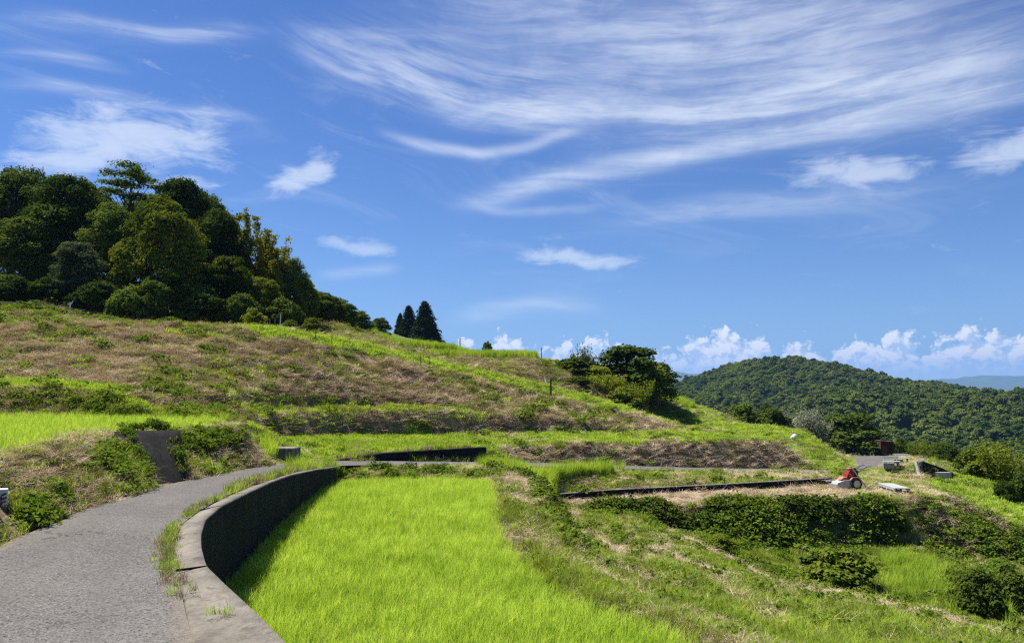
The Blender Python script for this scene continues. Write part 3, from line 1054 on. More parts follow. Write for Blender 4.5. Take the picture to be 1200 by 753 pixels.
# blocks set in the left bank
def battered_block():
    top = np.array([Zp(155, 507.5, -.90), Zp(180, 506, -.91), Zp(207, 506, -.93)])
    base = np.array([Zp(178, 572.5, -1.68), Zp(197, 568, -1.72), Zp(216, 563.5, -1.75)])
    n, m_ = 14, 10
    T, B = resample(top, n), resample(base, n)
    B[:, 2] -= .25
    nr = np.array([.83, -.5, .25])
    rows = []
    for k in range(m_ + 1):
        t = k / m_
        q = B * (1 - t) + T * t + nr * (.10 + .02 * math.sin(math.pi * t))
        rows.append(q)
    rows.append(T + nr * .02 + np.array([0, 0, .03]))
    rows.append(T + np.array([-.45, .25, .02]))
    rows.append(T + np.array([-.45, .25, -.9]))
    V = np.array(rows)
    V += (fbm(V[..., 0] * 4, V[..., 2] * 4 + V[..., 1] * 3, 2, 31) * .03)[..., None] * nr
    r_ = len(rows)
    i = np.arange(r_ - 1)[:, None] * n + np.arange(n - 1)[None, :]
    F = np.stack([i, i + 1, i + n + 1, i + n], -1).reshape(-1, 4)
    E = np.array([list(range(0, r_ * n, n)), [k + n - 1 for k in range(0, r_ * n, n)][::-1]])
    me = mesh_np('bank_wall', V.reshape(-1, 3), [F, E])
    o = link('bank_wall', me, M['conc_shade'])
    tag(o, 'stained concrete wall block, darkened for shade, set in the left roadside bank between the vines', 'retaining wall')
    return list(map(tuple, base)) + list(map(tuple, top[::-1] + np.array([-.3, .15, 0])))


BLOCKPOLY = battered_block()
# wing wall where the lawn ends
WT = WWT
ww = wall_from('wing_wall', WT, lambda O: np.full(len(O), WT[0][2] - 1.5), thick=.24, side=1, mat=M['conc_shade'], cap=M['conc_pale'], n=20)
tag(ww, 'dark wing wall with pale sloping top dropping away at the edge of the lawn', 'retaining wall')
mb = MB()
e0 = Vector(Dp(1081.5, 538.5, 46.2)); e1 = Vector(Dp(1074, 541.5, 45.7)); e2 = Vector(Dp(1080, 562, 45.2))
mb.tube([e0, e1, e2 - Vector((0, 0, .2))], [.12, .12, .12], 4)
mb.build('end_slab', M['conc_pale'], ww)
mb = MB()
mb.box(Dp(1104, 556, 46.9), (1.0, .25, .30))
mb.build('culvert_block', M['conc_pale'], ww)
c = Vector(Dp(335.5, 524.5, 22.7)) - Vector((0, 0, .17))
mb = MB()
mb.box((c.x, c.y, c.z - .12), (.66, .55, .62), Matrix.Rotation(R(-8), 3, 'Z'), .02)
cb = mb.build('concrete_block', M['conc_grey'])
tag(cb, 'squat square concrete block standing in grass at the road bend', 'concrete block')


# ------------------------------------------------------------------ plants: blades, leaves, crowns
def nrmz(v):
    return v / (np.linalg.norm(v, axis=-1, keepdims=True) + 1e-9)


def blades(n, h0, h1, rad, width, lean=.5, g=None, segs=2, flat=0.0):
    """a tuft of n curved grass blades"""
    g = g or rng
    a = g.uniform(0, 2 * math.pi, n)
    rr = rad * np.sqrt(g.uniform(0, 1, n))
    bx, by = rr * np.cos(a), rr * np.sin(a)
    h = g.uniform(h0, h1, n)
    la = g.uniform(0, 2 * math.pi, n)
    ln = g.uniform(.15, 1, n) * lean
    w = width * g.uniform(.7, 1.3, n)
    fa = la + g.normal(0, .5, n) + math.pi / 2
    V, F = [], []
    for k in range(segs + 1):
        t = k / segs
        off = ln * h * t ** 1.8
        x = bx + np.cos(la) * off
        y = by + np.sin(la) * off
        z = h * t * (1 - .45 * ln * t) * (1 - flat) + .01
        ww = w * (1 - t ** 1.6) if k < segs else w * .04
        V.append(np.stack([x - np.cos(fa) * ww, y - np.sin(fa) * ww, z], 1))
        V.append(np.stack([x + np.cos(fa) * ww, y + np.sin(fa) * ww, z], 1))
    V = np.stack(V, 1).reshape(-1, 3)
    m = 2 * (segs + 1)
    b = np.arange(n)[:, None] * m
    F = np.concatenate([np.stack([b[:, 0] + 2 * k, b[:, 0] + 2 * k + 1, b[:, 0] + 2 * k + 3, b[:, 0] + 2 * k + 2], 1) for k in range(segs)])
    return V, F


def leaves(P, N, size, g=None, long=1.6, droop=.3, roll=1.0):
    """one folded leaf (two triangles' worth of quad) at each point, facing about N"""
    g = g or rng
    n = len(P)
    N = nrmz(N)
    t = nrmz(np.cross(N, g.normal(size=(n, 3))))
    t = nrmz(t - np.array([0, 0, droop]))
    b = nrmz(np.cross(N, t))
    s = size * g.uniform(.65, 1.35, (n, 1))
    A = P - t * s * .5 * long * .5
    C = P + t * s * long * .5
    B = P + b * s * .5 + N * s * .10
    D = P - b * s * .5 + N * s * .10
    V = np.stack([A, B, C, D], 1).reshape(-1, 3)
    F = np.arange(n * 4).reshape(-1, 4)
    return V, F


def lobe_leaves(lobes, n, size, g, up=.75, jit=.5, shell=(.72, 1.06), under=.72, **kw):
    C = np.array([l[0] for l in lobes], float)
    Rr = np.array([l[1] if hasattr(l[1], '__len__') else (l[1],) * 3 for l in lobes], float)
    w = (Rr[:, 0] * Rr[:, 2]) ** .9
    k = g.choice(len(lobes), n, p=w / w.sum())
    d = nrmz(g.normal(size=(n, 3)))
    d[:, 2] = np.where(g.uniform(0, 1, n) < under, np.abs(d[:, 2]), d[:, 2])
    rad = g.uniform(*shell, (n, 1)) * (1 + .26 * np.sin(d[:, :1] * 7 + k[:, None]) * np.cos(d[:, 1:2] * 6 + 2 * k[:, None])) * np.where(g.uniform(0, 1, (n, 1)) < .06, g.uniform(1.0, 1.32, (n, 1)), 1)
    P = C[k] + d * Rr[k] * rad
    N = d + np.array([0, 0, up]) + g.normal(size=(n, 3)) * jit
    return leaves(P, N, size, g, **kw)


def merge(parts):
    V, F, b = [], [], 0
    for v, f in parts:
        V.append(v); F.append(f + b); b += len(v)
    return np.vstack(V), np.vstack(F)


def limb(mb, a, b, r0, r1, g, n=6, sag=.08):
    a, b = np.array(a, float), np.array(b, float)
    L = np.linalg.norm(b - a)
    pts, rad = [], []
    for k in range(6):
        t = k / 5
        p = a + (b - a) * t + np.append(g.normal(0, .03 * L, 2), 0) * math.sin(math.pi * t) + np.array([0, 0, sag * L * math.sin(math.pi * t)])
        pts.append(tuple(p)); rad.append(r0 * (1 - t) + r1 * t)
    mb.tube(pts, rad, n)


def tree_meshes(kind, seed):
    """unit plants, about their real size; returns crown mesh, trunk mesh, height, crown width"""
    g = np.random.default_rng(seed)
    mb = MB()
    lob = []
    if kind == 'broad':
        H, W = 10.0, 7.0
        for k in range(78):
            t = g.uniform(0, 1) ** .8
            z = 1.6 + 7.7 * t
            prof = math.sin(math.pi * min(1, .16 + .84 * (t * .78 + .12))) ** .6
            a = g.uniform(0, 2 * math.pi)
            q = W / 2 * prof * g.uniform(.5, 1.05) - .4
            r = g.uniform(.5, 1.1)
            lob.append(((q * math.cos(a), q * math.sin(a), z), (r * 1.15, r * 1.15, r * .85)))
        lob.append(((0, 0, 9.0), (1.3, 1.3, .9)))
        lob += [((0, 0, 5.2), (1.9, 1.9, 3.0))] * 2
        V, F = lobe_leaves(lob, 30000, .165, g)
        mb.tube([(0, 0, -.4), (.05, 0, 1.2), (-.05, .08, 3.0), (0, 0, 6.5)], [.32, .24, .2, .08], 8)
        for c, r in lob[::5]:
            limb(mb, (0, 0, 2.0 + .35 * c[2] * .6), c, .10, .025, g)
    elif kind == 'dome':
        H, W = 9.0, 8.0
        for k in range(115):
            u, v = g.uniform(0, 2 * math.pi), g.uniform(-.5, 1) 
            e = math.asin(max(-1, min(1, v)))
            q = 3.5 * math.cos(e) * (1 - .12 * max(0, v))
            z = 4.1 + 4.3 * math.sin(e) * (1 if v > 0 else 1.0)
            r = g.uniform(.4, .95)
            q *= g.uniform(.86, 1.10)
            z += g.normal(0, .25)
            lob.append(((q * math.cos(u), q * math.sin(u), max(.7, z)), (r, r, r * .75)))
        V, F = lobe_leaves(lob + [((0, 0, 4.3), (2.5, 2.5, 3.3))], 30000, .165, g, up=.6)
        mb.tube([(0, 0, -.4), (0, .05, 1.5), (0, 0, 6)], [.3, .22, .1], 8)
        for c, r in lob[::10]:
            limb(mb, (0, 0, 1.4), c, .09, .02, g)
    elif kind == 'airy':
        H, W = 11.0, 7.5
        for k in range(46):
            t = g.uniform(0, 1)
            z = 4.6 + 6.1 * t
            a = g.uniform(0, 2 * math.pi)
            q = 3.6 * (1 - .62 * abs(t - .55) / .55) * math.sqrt(g.uniform(.05, 1))
            r = g.uniform(.45, .95)
            lob.append(((q * math.cos(a), q * math.sin(a), z), (r * 1.4, r * 1.4, r * .3)))
        V, F = lobe_leaves(lob, 11000, .15, g, up=1.0, jit=.5, shell=(.3, 1.05))
        mb.tube([(0, 0, -.4), (.1, 0, 3), (-.1, .1, 6.5), (0, 0, 10)], [.3, .23, .17, .05], 8)
        for c, r in lob[::2]:
            limb(mb, (0, 0, 2.6 + .62 * (c[2] - 4.6)), (c[0], c[1], c[2] - .1), .055, .012, g)
    elif kind == 'cedar':
        H, W = 11.0, 4.4
        for k in range(150):
            t = (k + .5) / 150
            z = .8 + 9.8 * t
            q = (W / 2) * (1 - t) ** .75 * g.uniform(.45, .9)
            a = k * 2.39996 + g.normal(0, .3)
            r = (.30 + .55 * (1 - t)) * g.uniform(.75, 1.2)
            lob.append(((q * math.cos(a), q * math.sin(a), z), (r, r, r * .9)))
        V, F = lobe_leaves(lob, 15000, .17, g, up=.2, long=2.4)
        mb.tube([(0, 0, -.4), (0, 0, 5), (0, 0, 10.6)], [.3, .2, .03], 8)
    elif kind == 'bamboo':
        H, W = 9.5, 5.0
        P, N = [], []
        for k in range(26):
            a, q = g.uniform(0, 2 * math.pi), 2.0 * math.sqrt(g.uniform(0, 1))
            b = np.array([q * math.cos(a), q * math.sin(a), 0])
            h = g.uniform(6.5, 9.6)
            la = g.uniform(0, 2 * math.pi)
            ln = g.uniform(.5, 1.5)
            pts = [tuple(b + np.array([math.cos(la) * ln * t ** 2.4, math.sin(la) * ln * t ** 2.4, h * t - .3])) for t in np.linspace(0, 1, 8)]
            mb.tube(pts, [.045] * 6 + [.025, .008], 5)
            for j in range(24):
                t = g.uniform(.25, 1) ** .8
                c = b + np.array([math.cos(la) * ln * t ** 2.4, math.sin(la) * ln * t ** 2.4, h * t - .3])
                nl = 22
                P.append(c + g.normal(size=(nl, 3)) * np.array([.32, .32, .2]) * (1.25 - .7 * t))
        P = np.vstack(P)
        N = g.normal(size=P.shape) + np.array([0, 0, .8])
        V, F = leaves(P, N, .13, g, long=3.2, droop=.7)
    elif kind == 'bush':
        H, W = 2.0, 2.6
        for k in range(34):
            u, v = g.uniform(0, 2 * math.pi), g.uniform(-.1, 1)
            e = math.asin(v)
            q = .95 * math.cos(e) * g.uniform(.75, 1.1)
            z = .35 + 1.35 * max(0, math.sin(e)) * g.uniform(.8, 1.1)
            r = g.uniform(.20, .40)
            lob.append(((q * math.cos(u), q * math.sin(u), z), (r, r, r * .8)))
        V, F = lobe_leaves(lob + [((0, 0, .8), (.75, .75, .7))], 13000, .075, g, up=.6)
        for k in range(9):
            a = g.uniform(0, 6.28)
            limb(mb, (0, 0, -.15), (.6 * math.cos(a), .6 * math.sin(a), g.uniform(.7, 1.4)), .03, .008, g, 5)
    elif kind == 'broadbush':              # coarse-leaved garden shrub
        H, W = 2.0, 2.6
        for k in range(26):
            u, v = g.uniform(0, 2 * math.pi), g.uniform(-.1, 1)
            e = math.asin(v)
            q = .95 * math.cos(e) * g.uniform(.7, 1.15)
            z = .35 + 1.3 * max(0, math.sin(e)) * g.uniform(.75, 1.15)
            r = g.uniform(.22, .42)
            lob.append(((q * math.cos(u), q * math.sin(u), z), (r, r, r * .8)))
        V, F = lobe_leaves(lob + [((0, 0, .8), (.7, .7, .7))], 3600, .13, g, up=.7, jit=.6)
        for k in range(9):
            a = g.uniform(0, 6.28)
            limb(mb, (0, 0, -.15), (.6 * math.cos(a), .6 * math.sin(a), g.uniform(.7, 1.4)), .03, .008, g, 5)
    elif kind == 'spray':                  # loose upright shrub of thin feathery shoots
        H, W = 2.4, 2.2
        P = []
        for k in range(46):
            a, q = g.uniform(0, 2 * math.pi), .75 * math.sqrt(g.uniform(0, 1))
            b = np.array([q * math.cos(a) * .6, q * math.sin(a) * .6, 0])
            h = g.uniform(1.3, 2.4)
            tip = np.array([q * math.cos(a) * 1.5, q * math.sin(a) * 1.5, h])
            limb(mb, b - np.array([0, 0, .15]), tip, .012, .003, g, 4, .02)
            t = g.uniform(.12, 1, (70, 1))
            P.append(b + (tip - b) * t + g.normal(size=(70, 3)) * .09)
        P = np.vstack(P)
        V, F = leaves(P, g.normal(size=P.shape) + np.array([0, 0, .6]), .07, g, long=2.6, droop=.1)
    crown = mesh_np(kind + '_crown', V, F)
    tr = mb.build('trunk', M['bark'])
    tm = tr.data
    bpy.data.objects.remove(tr)
    return crown, tm, H, W


_cache = {}
PLANTS = []


def plant(name, kind, seed, mat, px, top_py, dist, width_px, label, cat, group=None, base_z=None, trunk='trunk', rz=None, sink=.15, crown='crown'):
    """stand a plant on the ground at the sight line px / distance, tall enough to reach the photograph's top line"""
    key = (kind, seed, mat)
    if key not in _cache:
        cm, tm, H, W = tree_meshes(kind, seed)
        cm.materials.append(M[mat])
        _cache[key] = (cm, tm, H, W)
    cm, tm, H, W = _cache[key]
    p = Dp(px, 450, dist)
    x, y = p[0], p[1]
    z = gz(x, y) if base_z is None else base_z
    top = Dp(px, top_py, dist)[2]
    h = max(.3, top - z)
    w = width_px / F_PX * dist
    e = empty(name, (x, y, z - sink), rnd.uniform(0, 6.28) if rz is None else rz)
    e.scale = (w / W, w / W, (h + sink) / H)
    tag(e, label, cat, group)
    a = bpy.data.objects.new(trunk, tm); COL.objects.link(a); a.parent = e
    b = bpy.data.objects.new(crown, cm); COL.objects.link(b); b.parent = e
    return e


GF = 'trees of the wood on the hilltop'
FOREST = [
    ('forest_tree', 'broad', 1, 'tree_b', 8, 194, 57, 92, 'tall dark tree at the left end of the wood, cut by the picture edge'),
    ('forest_tree', 'broad', 2, 'tree_a', 66, 203, 52, 104, 'big rounded mid green tree left of the flat-topped open tree'),
    ('forest_tree', 'airy', 3, 'tree_a', 143, 194, 56, 104, 'tall open tree with flat layered crown sticking up above the wood'),
    ('forest_tree', 'broad', 4, 'tree_b', 206, 209, 56, 78, 'dark tree with knobby top behind the dome-shaped tree'),
    ('forest_tree', 'dome', 5, 'tree_y', 184, 234, 48, 104, 'dense dome-shaped tree with olive green crown in the front of the wood'),
    ('forest_tree', 'broad', 6, 'tree_g', 84, 283, 46.5, 62, 'small greyish-leaved tree at the front of the wood'),
    ('forest_tree', 'broad', 2, 'tree_b', 22, 254, 49, 92, 'dark low tree in the front row at the left picture edge'),
    ('forest_tree', 'broad', 1, 'tree_a', 122, 236, 50, 72, 'mid green tree filling the gap between the greyish tree and the dome-shaped tree'),
    ('forest_tree', 'dome', 7, 'tree_a', 192, 312, 45.5, 62, 'low bushy tree standing before the foot of the dome-shaped tree'),
    ('forest_tree', 'broad', 4, 'tree_b', 246, 246, 53, 72, 'dark tree between the dome-shaped tree and the bamboo'),
    ('bamboo_clump', 'bamboo', 8, 'bamboo', 276, 242, 55, 62, 'tall feathery bamboo clump rising at the right shoulder of the wood'),
    ('forest_tree', 'broad', 6, 'tree_y', 262, 300, 50, 62, 'shaded olive tree below the tall bamboo clump'),
    ('bamboo_clump', 'bamboo', 9, 'bamboo', 311, 272, 55, 54, 'yellowish bamboo clump beside the taller feathery one'),
    ('forest_tree', 'dome', 7, 'tree_y', 298, 322, 51, 60, 'bushy tree with yellow-green sunlit leaves below the yellowish bamboo'),
    ('forest_tree', 'broad', 1, 'tree_a', 338, 302, 56, 44, 'narrow green tree at the right end of the bamboo'),
    ('forest_tree', 'broad', 2, 'tree_b', 366, 340, 60, 46, 'dark small tree where the wood steps down to the right'),
    ('forest_tree', 'dome', 5, 'tree_a', 396, 350, 64, 44, 'rounded small tree near the low right end of the wood'),
    ('forest_tree', 'broad', 6, 'tree_b', 420, 364, 68, 36, 'low dark tree second from the right end of the wood'),
    ('forest_tree', 'dome', 7, 'tree_b', 445, 371, 74, 26, 'smallest dark rounded tree at the right tip of the wood'),
    ('forest_tree', 'broad', 1, 'tree_a', 38, 226, 62, 84, 'tree half hidden behind the low dark front-row tree at the left edge'),
    ('forest_tree', 'broad', 6, 'tree_a', 104, 222, 63, 80, 'tree half hidden between the big rounded tree and the flat-topped open tree'),
    ('forest_tree', 'broad', 2, 'tree_a', 168, 226, 62, 84, 'tree half hidden behind the dome-shaped tree and below the open tree'),
    ('forest_tree', 'broad', 1, 'tree_a', 236, 226, 62, 76, 'tree half hidden between the knobby-topped tree and the bamboo'),
    ('forest_tree', 'dome', 7, 'tree_a', 346, 322, 57, 52, 'rounded tree between the narrow green tree and the step down of the wood'),
    ('forest_tree', 'dome', 5, 'tree_a', 380, 344, 61, 46, 'small bright tree between the two low trees at the right of the wood'),
    ('forest_tree', 'broad', 4, 'tree_a', -50, 205, 54, 100, None),
    ('forest_tree', 'dome', 5, 'tree_b', -110, 215, 52, 110, None),
]
UNDER = [(2, 318, 45, 74, 'tree_b', 'dark undergrowth bush below the leftmost trees, by the net fence'),
         (52, 322, 45.5, 60, 'tree_a', 'undergrowth bush in the shade left of the pale bird post'),
         (112, 326, 45, 70, 'tree_b', 'undergrowth bush in the shade right of the pale bird post'),
         (150, 330, 44.6, 60, 'tree_a', 'undergrowth bush at the left foot of the dome-shaped tree'),
         (232, 330, 46, 72, 'tree_b', 'wide dark undergrowth bush at the right foot of the dome-shaped tree'),
         (280, 340, 47, 60, 'tree_b', 'dark undergrowth bush below the bamboo'),
         (330, 346, 50, 56, 'tree_b', 'dark undergrowth bush at the right end below the bamboo')]
for (nm, kind, sd, mt, px, ty, d, w, lab) in FOREST:
    lab = lab or ('tall tree of the wood just left of the picture' if px > -80 else 'dense tree of the wood farther left of the picture')
    plant(nm, kind, sd, mt, px, ty, d, w, lab, 'bamboo' if kind == 'bamboo' else 'tree', GF, trunk='culms' if kind == 'bamboo' else 'trunk', crown='foliage' if kind == 'bamboo' else 'crown')
for (px, ty, d, w, mt, lab) in UNDER:
    plant('undergrowth_bush', 'bush', 21, mt, px, ty, d, w, lab, 'bush', 'bushes along the foot of the wood', trunk='stems', crown='foliage')

SHRUBS = [
    # name, kind, seed, material, px, top, dist, width px, label, base_z (None: ground)
    ('shrub', 'broadbush', 31, 'bush_y', 297, 361, 44.5, 36, 'pale green rounded shrub on the crest in front of the wood'),
    ('shrub', 'bush', 21, 'bush', 364, 370, 47, 34, 'low green shrub on the crest right of the pale rounded shrub'),
    ('shrub', 'bush', 22, 'bush', 338, 374, 46, 30, 'low tangled shrub on the crest between the pale shrub and the mound'),
    ('broadleaf_tree', 'bush', 52, 'tree_b', 732, 401, 60, 132, 'large dark rounded evergreen tree on the mound right of the post'),
    ('broadleaf_tree', 'bush', 53, 'tree_b', 758, 420, 58.5, 74, 'dark lower evergreen crown on the right side of the mound tree'),
    ('shrub', 'broadbush', 33, 'bush_d', 668, 417, 57, 56, 'dark leafy shrub left of the large evergreen on the mound'),
    ('sapling', 'spray', 34, 'bush_d', 684, 402, 58, 30, 'thin upright sapling between the shrub and the large evergreen'),
    ('shrub', 'bush', 22, 'bush_y', 700, 428, 56.5, 50, 'green shrub below the thin sapling on the mound'),
    ('shrub', 'spray', 35, 'bush_y', 712, 438, 55, 46, 'light feathery shrub in front of the large evergreen'),
    ('shrub', 'spray', 36, 'bush_y', 745, 443, 55.5, 44, 'loose feathery shrub at the right foot of the large evergreen'),
    ('shrub', 'bush', 21, 'bush', 677, 440, 54, 40, 'low green shrub just right of the dark fence post'),
    ('shrub', 'bush', 22, 'bush_y', 728, 452, 54, 48, 'low tangled shrub at the front edge of the mound'),
    ('round_tree', 'dome', 32, 'tree_a', 571, 400, 120, 13, 'small far round tree above the upper rice terrace'),
]
for (nm, kind, sd, mt, px, ty, d, w, lab) in SHRUBS:
    plant(nm, kind, sd, mt, px, ty, d, w, lab, 'tree' if 'tree' in nm else ('sapling' if nm == 'sapling' else 'shrub'), None, trunk='trunk' if 'tree' in nm else 'stems', crown='crown' if 'tree' in nm else 'foliage')
for (px, ty, d, w, lab) in ((497, 352, 118, 42, 'taller right-hand dark cedar of the pair on the skyline'), (478, 357, 122, 34, 'left-hand dark cedar of the pair on the skyline'),
                            (468, 366, 126, 20, 'small dark cedar at the left edge of the skyline pair')):
    plant('cedar_tree', 'cedar', 41, 'cedar', px, ty, d, w, lab, 'tree', 'cedars on the skyline', base_z=Dp(px, 409, d)[2])
RIGHT = [
    ('hedge_tree', 'bush', 52, 'tree_b', 872, 470, 72, 62, 'dark bushy tree left of the silvery trees beyond the grassy knoll', 510, 'tree'),
    ('hedge_tree', 'bush', 53, 'tree_b', 899, 474, 74, 58, 'dark bushy tree touching the silvery trees beyond the knoll', 512, 'tree'),
    ('silver_tree', 'spray', 37, 'silver', 934, 477, 74, 40, 'silvery-leaved tree beyond the knoll, left one of the pair', 520, 'tree'),
    ('silver_tree', 'spray', 38, 'silver', 957, 479, 73, 36, 'silvery-leaved tree beyond the knoll, nearer the round dark tree', 522, 'tree'),
    ('round_tree', 'bush', 52, 'tree_b', 994, 481, 78, 106, 'broad round dark evergreen tree beside the rusty shed', 531, 'tree'),
    ('shrub', 'bush', 22, 'bush_d', 1052, 512, 88, 30, 'dark shrub just right of the rusty shed', 534, 'shrub'),
    ('shrub', 'spray', 35, 'bush', 1078, 516, 66, 40, 'tall grassy shrub between the bench and the wing wall', 538, 'shrub'),
    ('shrub', 'bush', 21, 'bush_d', 1104, 516, 62, 44, 'dark low shrub behind the wing wall top', 548, 'shrub'),
    ('shrub', 'broadbush', 39, 'bush', 1141, 522, 50, 54, 'leafy shrub with drying yellowish leaves right of the wing wall', 558, 'shrub'),
    ('shrub', 'spray', 40, 'bush_y', 1176, 514, 48, 66, 'bright feathery green shrub at the right picture edge', 566, 'shrub'),
    ('shrub', 'broadbush', 33, 'bush_d', 1196, 545, 44, 40, 'dark leafy shrub under the bright feathery one', 580, 'shrub'),
    ('shrub', 'bush', 22, 'bush_d', 1172, 562, 43, 34, 'dark low shrub on the bright right-hand slope', 584, 'shrub'),
    ('shrub', 'broadbush', 39, 'bush', -26, 545, 8.3, 66, 'green shrub just left of the white marker post', 620, 'shrub'),
    ('shrub', 'bush', 21, 'bush', 1230, 520, 48, 60, 'green shrub just right of the picture', 580, 'shrub'),
    ('shrub', 'broadbush', 39, 'bush', 983, 640, 23.5, 92, 'broad-leaved shrub with white flecks in the gully below the ivy bank', 690, 'shrub'),
    ('shrub', 'broadbush', 31, 'bush_d', 960, 642, 25.5, 70, 'leafy shrub behind the white-flecked gully shrub', 672, 'shrub'),
    ('shrub', 'bush', 22, 'bush_d', 1131, 664, 21.5, 74, 'dense dark rounded shrub in the gully at lower right', 714, 'shrub'),
    ('shrub', 'broadbush', 33, 'bush_d', 1178, 660, 23, 62, 'leafy green shrub right of the dense dark gully shrub', 700, 'shrub'),
    ('shrub', 'bush', 21, 'bush_y', 838, 623, 24.5, 56, 'small yellow-green shrub at the left foot of the ivy bank', 656, 'shrub'),
    ('shrub', 'bush', 22, 'bush', 1215, 648, 24, 60, 'green shrub at the right edge of the gully', 700, 'shrub'),
]
for (nm, kind, sd, mt, px, ty, d, w, lab, by, cat) in RIGHT:
    plant(nm, kind, sd, mt, px, ty, d, w, lab, cat, None, base_z=None if d < 60 else Dp(px, by, d)[2], trunk='trunk' if cat == 'tree' else 'stems', crown='crown' if cat == 'tree' else 'foliage')


# ------------------------------------------------------------------ ground cover (countless: instanced)
def proto(name, V, F, mat):
    me = mesh_np(name, V, F)
    me.materials.append(M[mat])
    return bpy.data.objects.new(name, me)


def scatter(name, protos, P, scale, label, cat, tilt=.15, normal=None, zs=None, pick=None):
    n = len(P)
    if n == 0:
        return None
    me = bpy.data.meshes.new(name)
    me.vertices.add(n)
    me.vertices.foreach_set('co', np.asarray(P, np.float32).ravel())
    rot = np.stack([rng.normal(0, tilt, n), rng.normal(0, tilt, n), rng.uniform(0, 2 * math.pi, n)], 1)
    at = me.attributes.new('rot', 'FLOAT_VECTOR', 'POINT'); at.data.foreach_set('vector', rot.astype(np.float32).ravel())
    sc = np.asarray(scale, float) * np.ones(n)
    scv = np.stack([sc, sc, sc * (1 if zs is None else zs)], 1)
    at = me.attributes.new('scl', 'FLOAT_VECTOR', 'POINT'); at.data.foreach_set('vector', scv.astype(np.float32).ravel())
    pk = rng.integers(0, len(protos), n) if pick is None else pick
    at = me.attributes.new('pick', 'INT', 'POINT'); at.data.foreach_set('value', pk.astype(np.int32))
    o = link(name, me)
    ng = bpy.data.node_groups.new(name, 'GeometryNodeTree')
    ng.interface.new_socket('Geometry', in_out='INPUT', socket_type='NodeSocketGeometry')
    ng.interface.new_socket('Geometry', in_out='OUTPUT', socket_type='NodeSocketGeometry')
    gi, go = ng.nodes.new('NodeGroupInput'), ng.nodes.new('NodeGroupOutput')
    iop = ng.nodes.new('GeometryNodeInstanceOnPoints')
    jn = ng.nodes.new('GeometryNodeJoinGeometry')
    for pr in protos[::-1]:
        oi = ng.nodes.new('GeometryNodeObjectInfo')
        oi.inputs['Object'].default_value = pr
        oi.inputs['As Instance'].default_value = True
        ng.links.new(oi.outputs['Geometry'], jn.inputs[0])

    def na(nm, tp):
        k = ng.nodes.new('GeometryNodeInputNamedAttribute')
        k.data_type = tp
        k.inputs[0].default_value = nm
        return k.outputs[0]
    e2r = ng.nodes.new('FunctionNodeEulerToRotation')
    ng.links.new(na('rot', 'FLOAT_VECTOR'), e2r.inputs[0])
    ng.links.new(gi.outputs[0], iop.inputs['Points'])
    ng.links.new(jn.outputs[0], iop.inputs['Instance'])
    iop.inputs['Pick Instance'].default_value = True
    ng.links.new(na('pick', 'INT'), iop.inputs['Instance Index'])
    ng.links.new(e2r.outputs[0], iop.inputs['Rotation'])
    ng.links.new(na('scl', 'FLOAT_VECTOR'), iop.inputs['Scale'])
    ng.links.new(iop.outputs[0], go.inputs[0])
    md = o.modifiers.new('scatter', 'NODES')
    md.node_group = ng
    tag(o, label, cat, kind='stuff')
    return o


def in_poly(poly, n):
    P = np.array([p[:2] for p in poly])
    lo, hi = P.min(0), P.max(0)
    out = []
    tot = 0
    while tot < n:
        q = rng.uniform(lo, hi, (n * 2, 2))
        q = q[inside(poly, q[:, 0], q[:, 1])]
        out.append(q); tot += len(q)
    return np.vstack(out)[:n]


def area(poly):
    P = np.array([p[:2] for p in poly])
    x, y = P[:, 0], P[:, 1]
    return abs(np.dot(x, np.roll(y, 1)) - np.dot(y, np.roll(x, 1))) / 2


def drop(xy):
    return np.column_stack([xy, ground(xy[:, 0], xy[:, 1])])


# rice: planted in hills a hand apart
rice_p = [proto('rice_hill', *blades(48, .12, .31, .080, .0033, .65, segs=3), 'rice') for _ in range(4)]


def grid_in(poly, step, jit=.35, ang=.3):
    P = np.array([p[:2] for p in poly])
    c = P.mean(0)
    r = np.abs(P - c).max() * 1.5
    a = np.arange(-r, r, step)
    gx, gy = np.meshgrid(a, a)
    q = np.stack([gx.ravel(), gy.ravel()], 1) + rng.uniform(-jit, jit, (gx.size, 2)) * step
    ca, sa = math.cos(ang), math.sin(ang)
    q = q @ np.array([[ca, -sa], [sa, ca]]) + c
    return q[inside(poly, q[:, 0], q[:, 1])]


def cull(q, lim=47):
    a = np.degrees(np.arctan2(q[:, 0], q[:, 1]))
    return q[(np.abs(a) < lim) & (q[:, 1] > 1)]


q = cull(grid_in(ZONES['rice'], .135))
hv = 1 + fbm(q[:, 0] * .5, q[:, 1] * .5, 3, 61) * .22
scatter('rice_paddy', rice_p, np.column_stack([q, np.full(len(q), Z_PAD)]), hv * rng.uniform(.85, 1.15, len(q)),
        'bright green young rice filling the near paddy below the road wall', 'rice', tilt=.10)
q = cull(grid_in([p for p in LB2[1:]] + LFB[::-1][:-1], .17))
scatter('rice_paddy', rice_p, drop(q), (1 + fbm(q[:, 0] * .4, q[:, 1] * .4, 3, 63) * .2) * rng.uniform(.75, 1.05, len(q)) * .95,
        'bright green young rice on the left field above the roadside bank', 'rice', tilt=.10)
tall_p = [proto('tall_rice', *blades(60, .55, .95, .22, .013, .3, segs=2), 'grass_bright') for _ in range(3)]
for zn, lab in (('rice1', 'band of tall green rice on the highest terrace below the cedars'), ('rice2', 'band of tall green rice on the terrace edge left of the mound trees')):
    q = grid_in(ZONES[zn], .34)
    P = drop(q)
    scatter('rice_terrace', tall_p, P, rng.uniform(.88, 1.05, len(q)) * (1.0 if zn == 'rice1' else .85), lab, 'rice', tilt=.08)

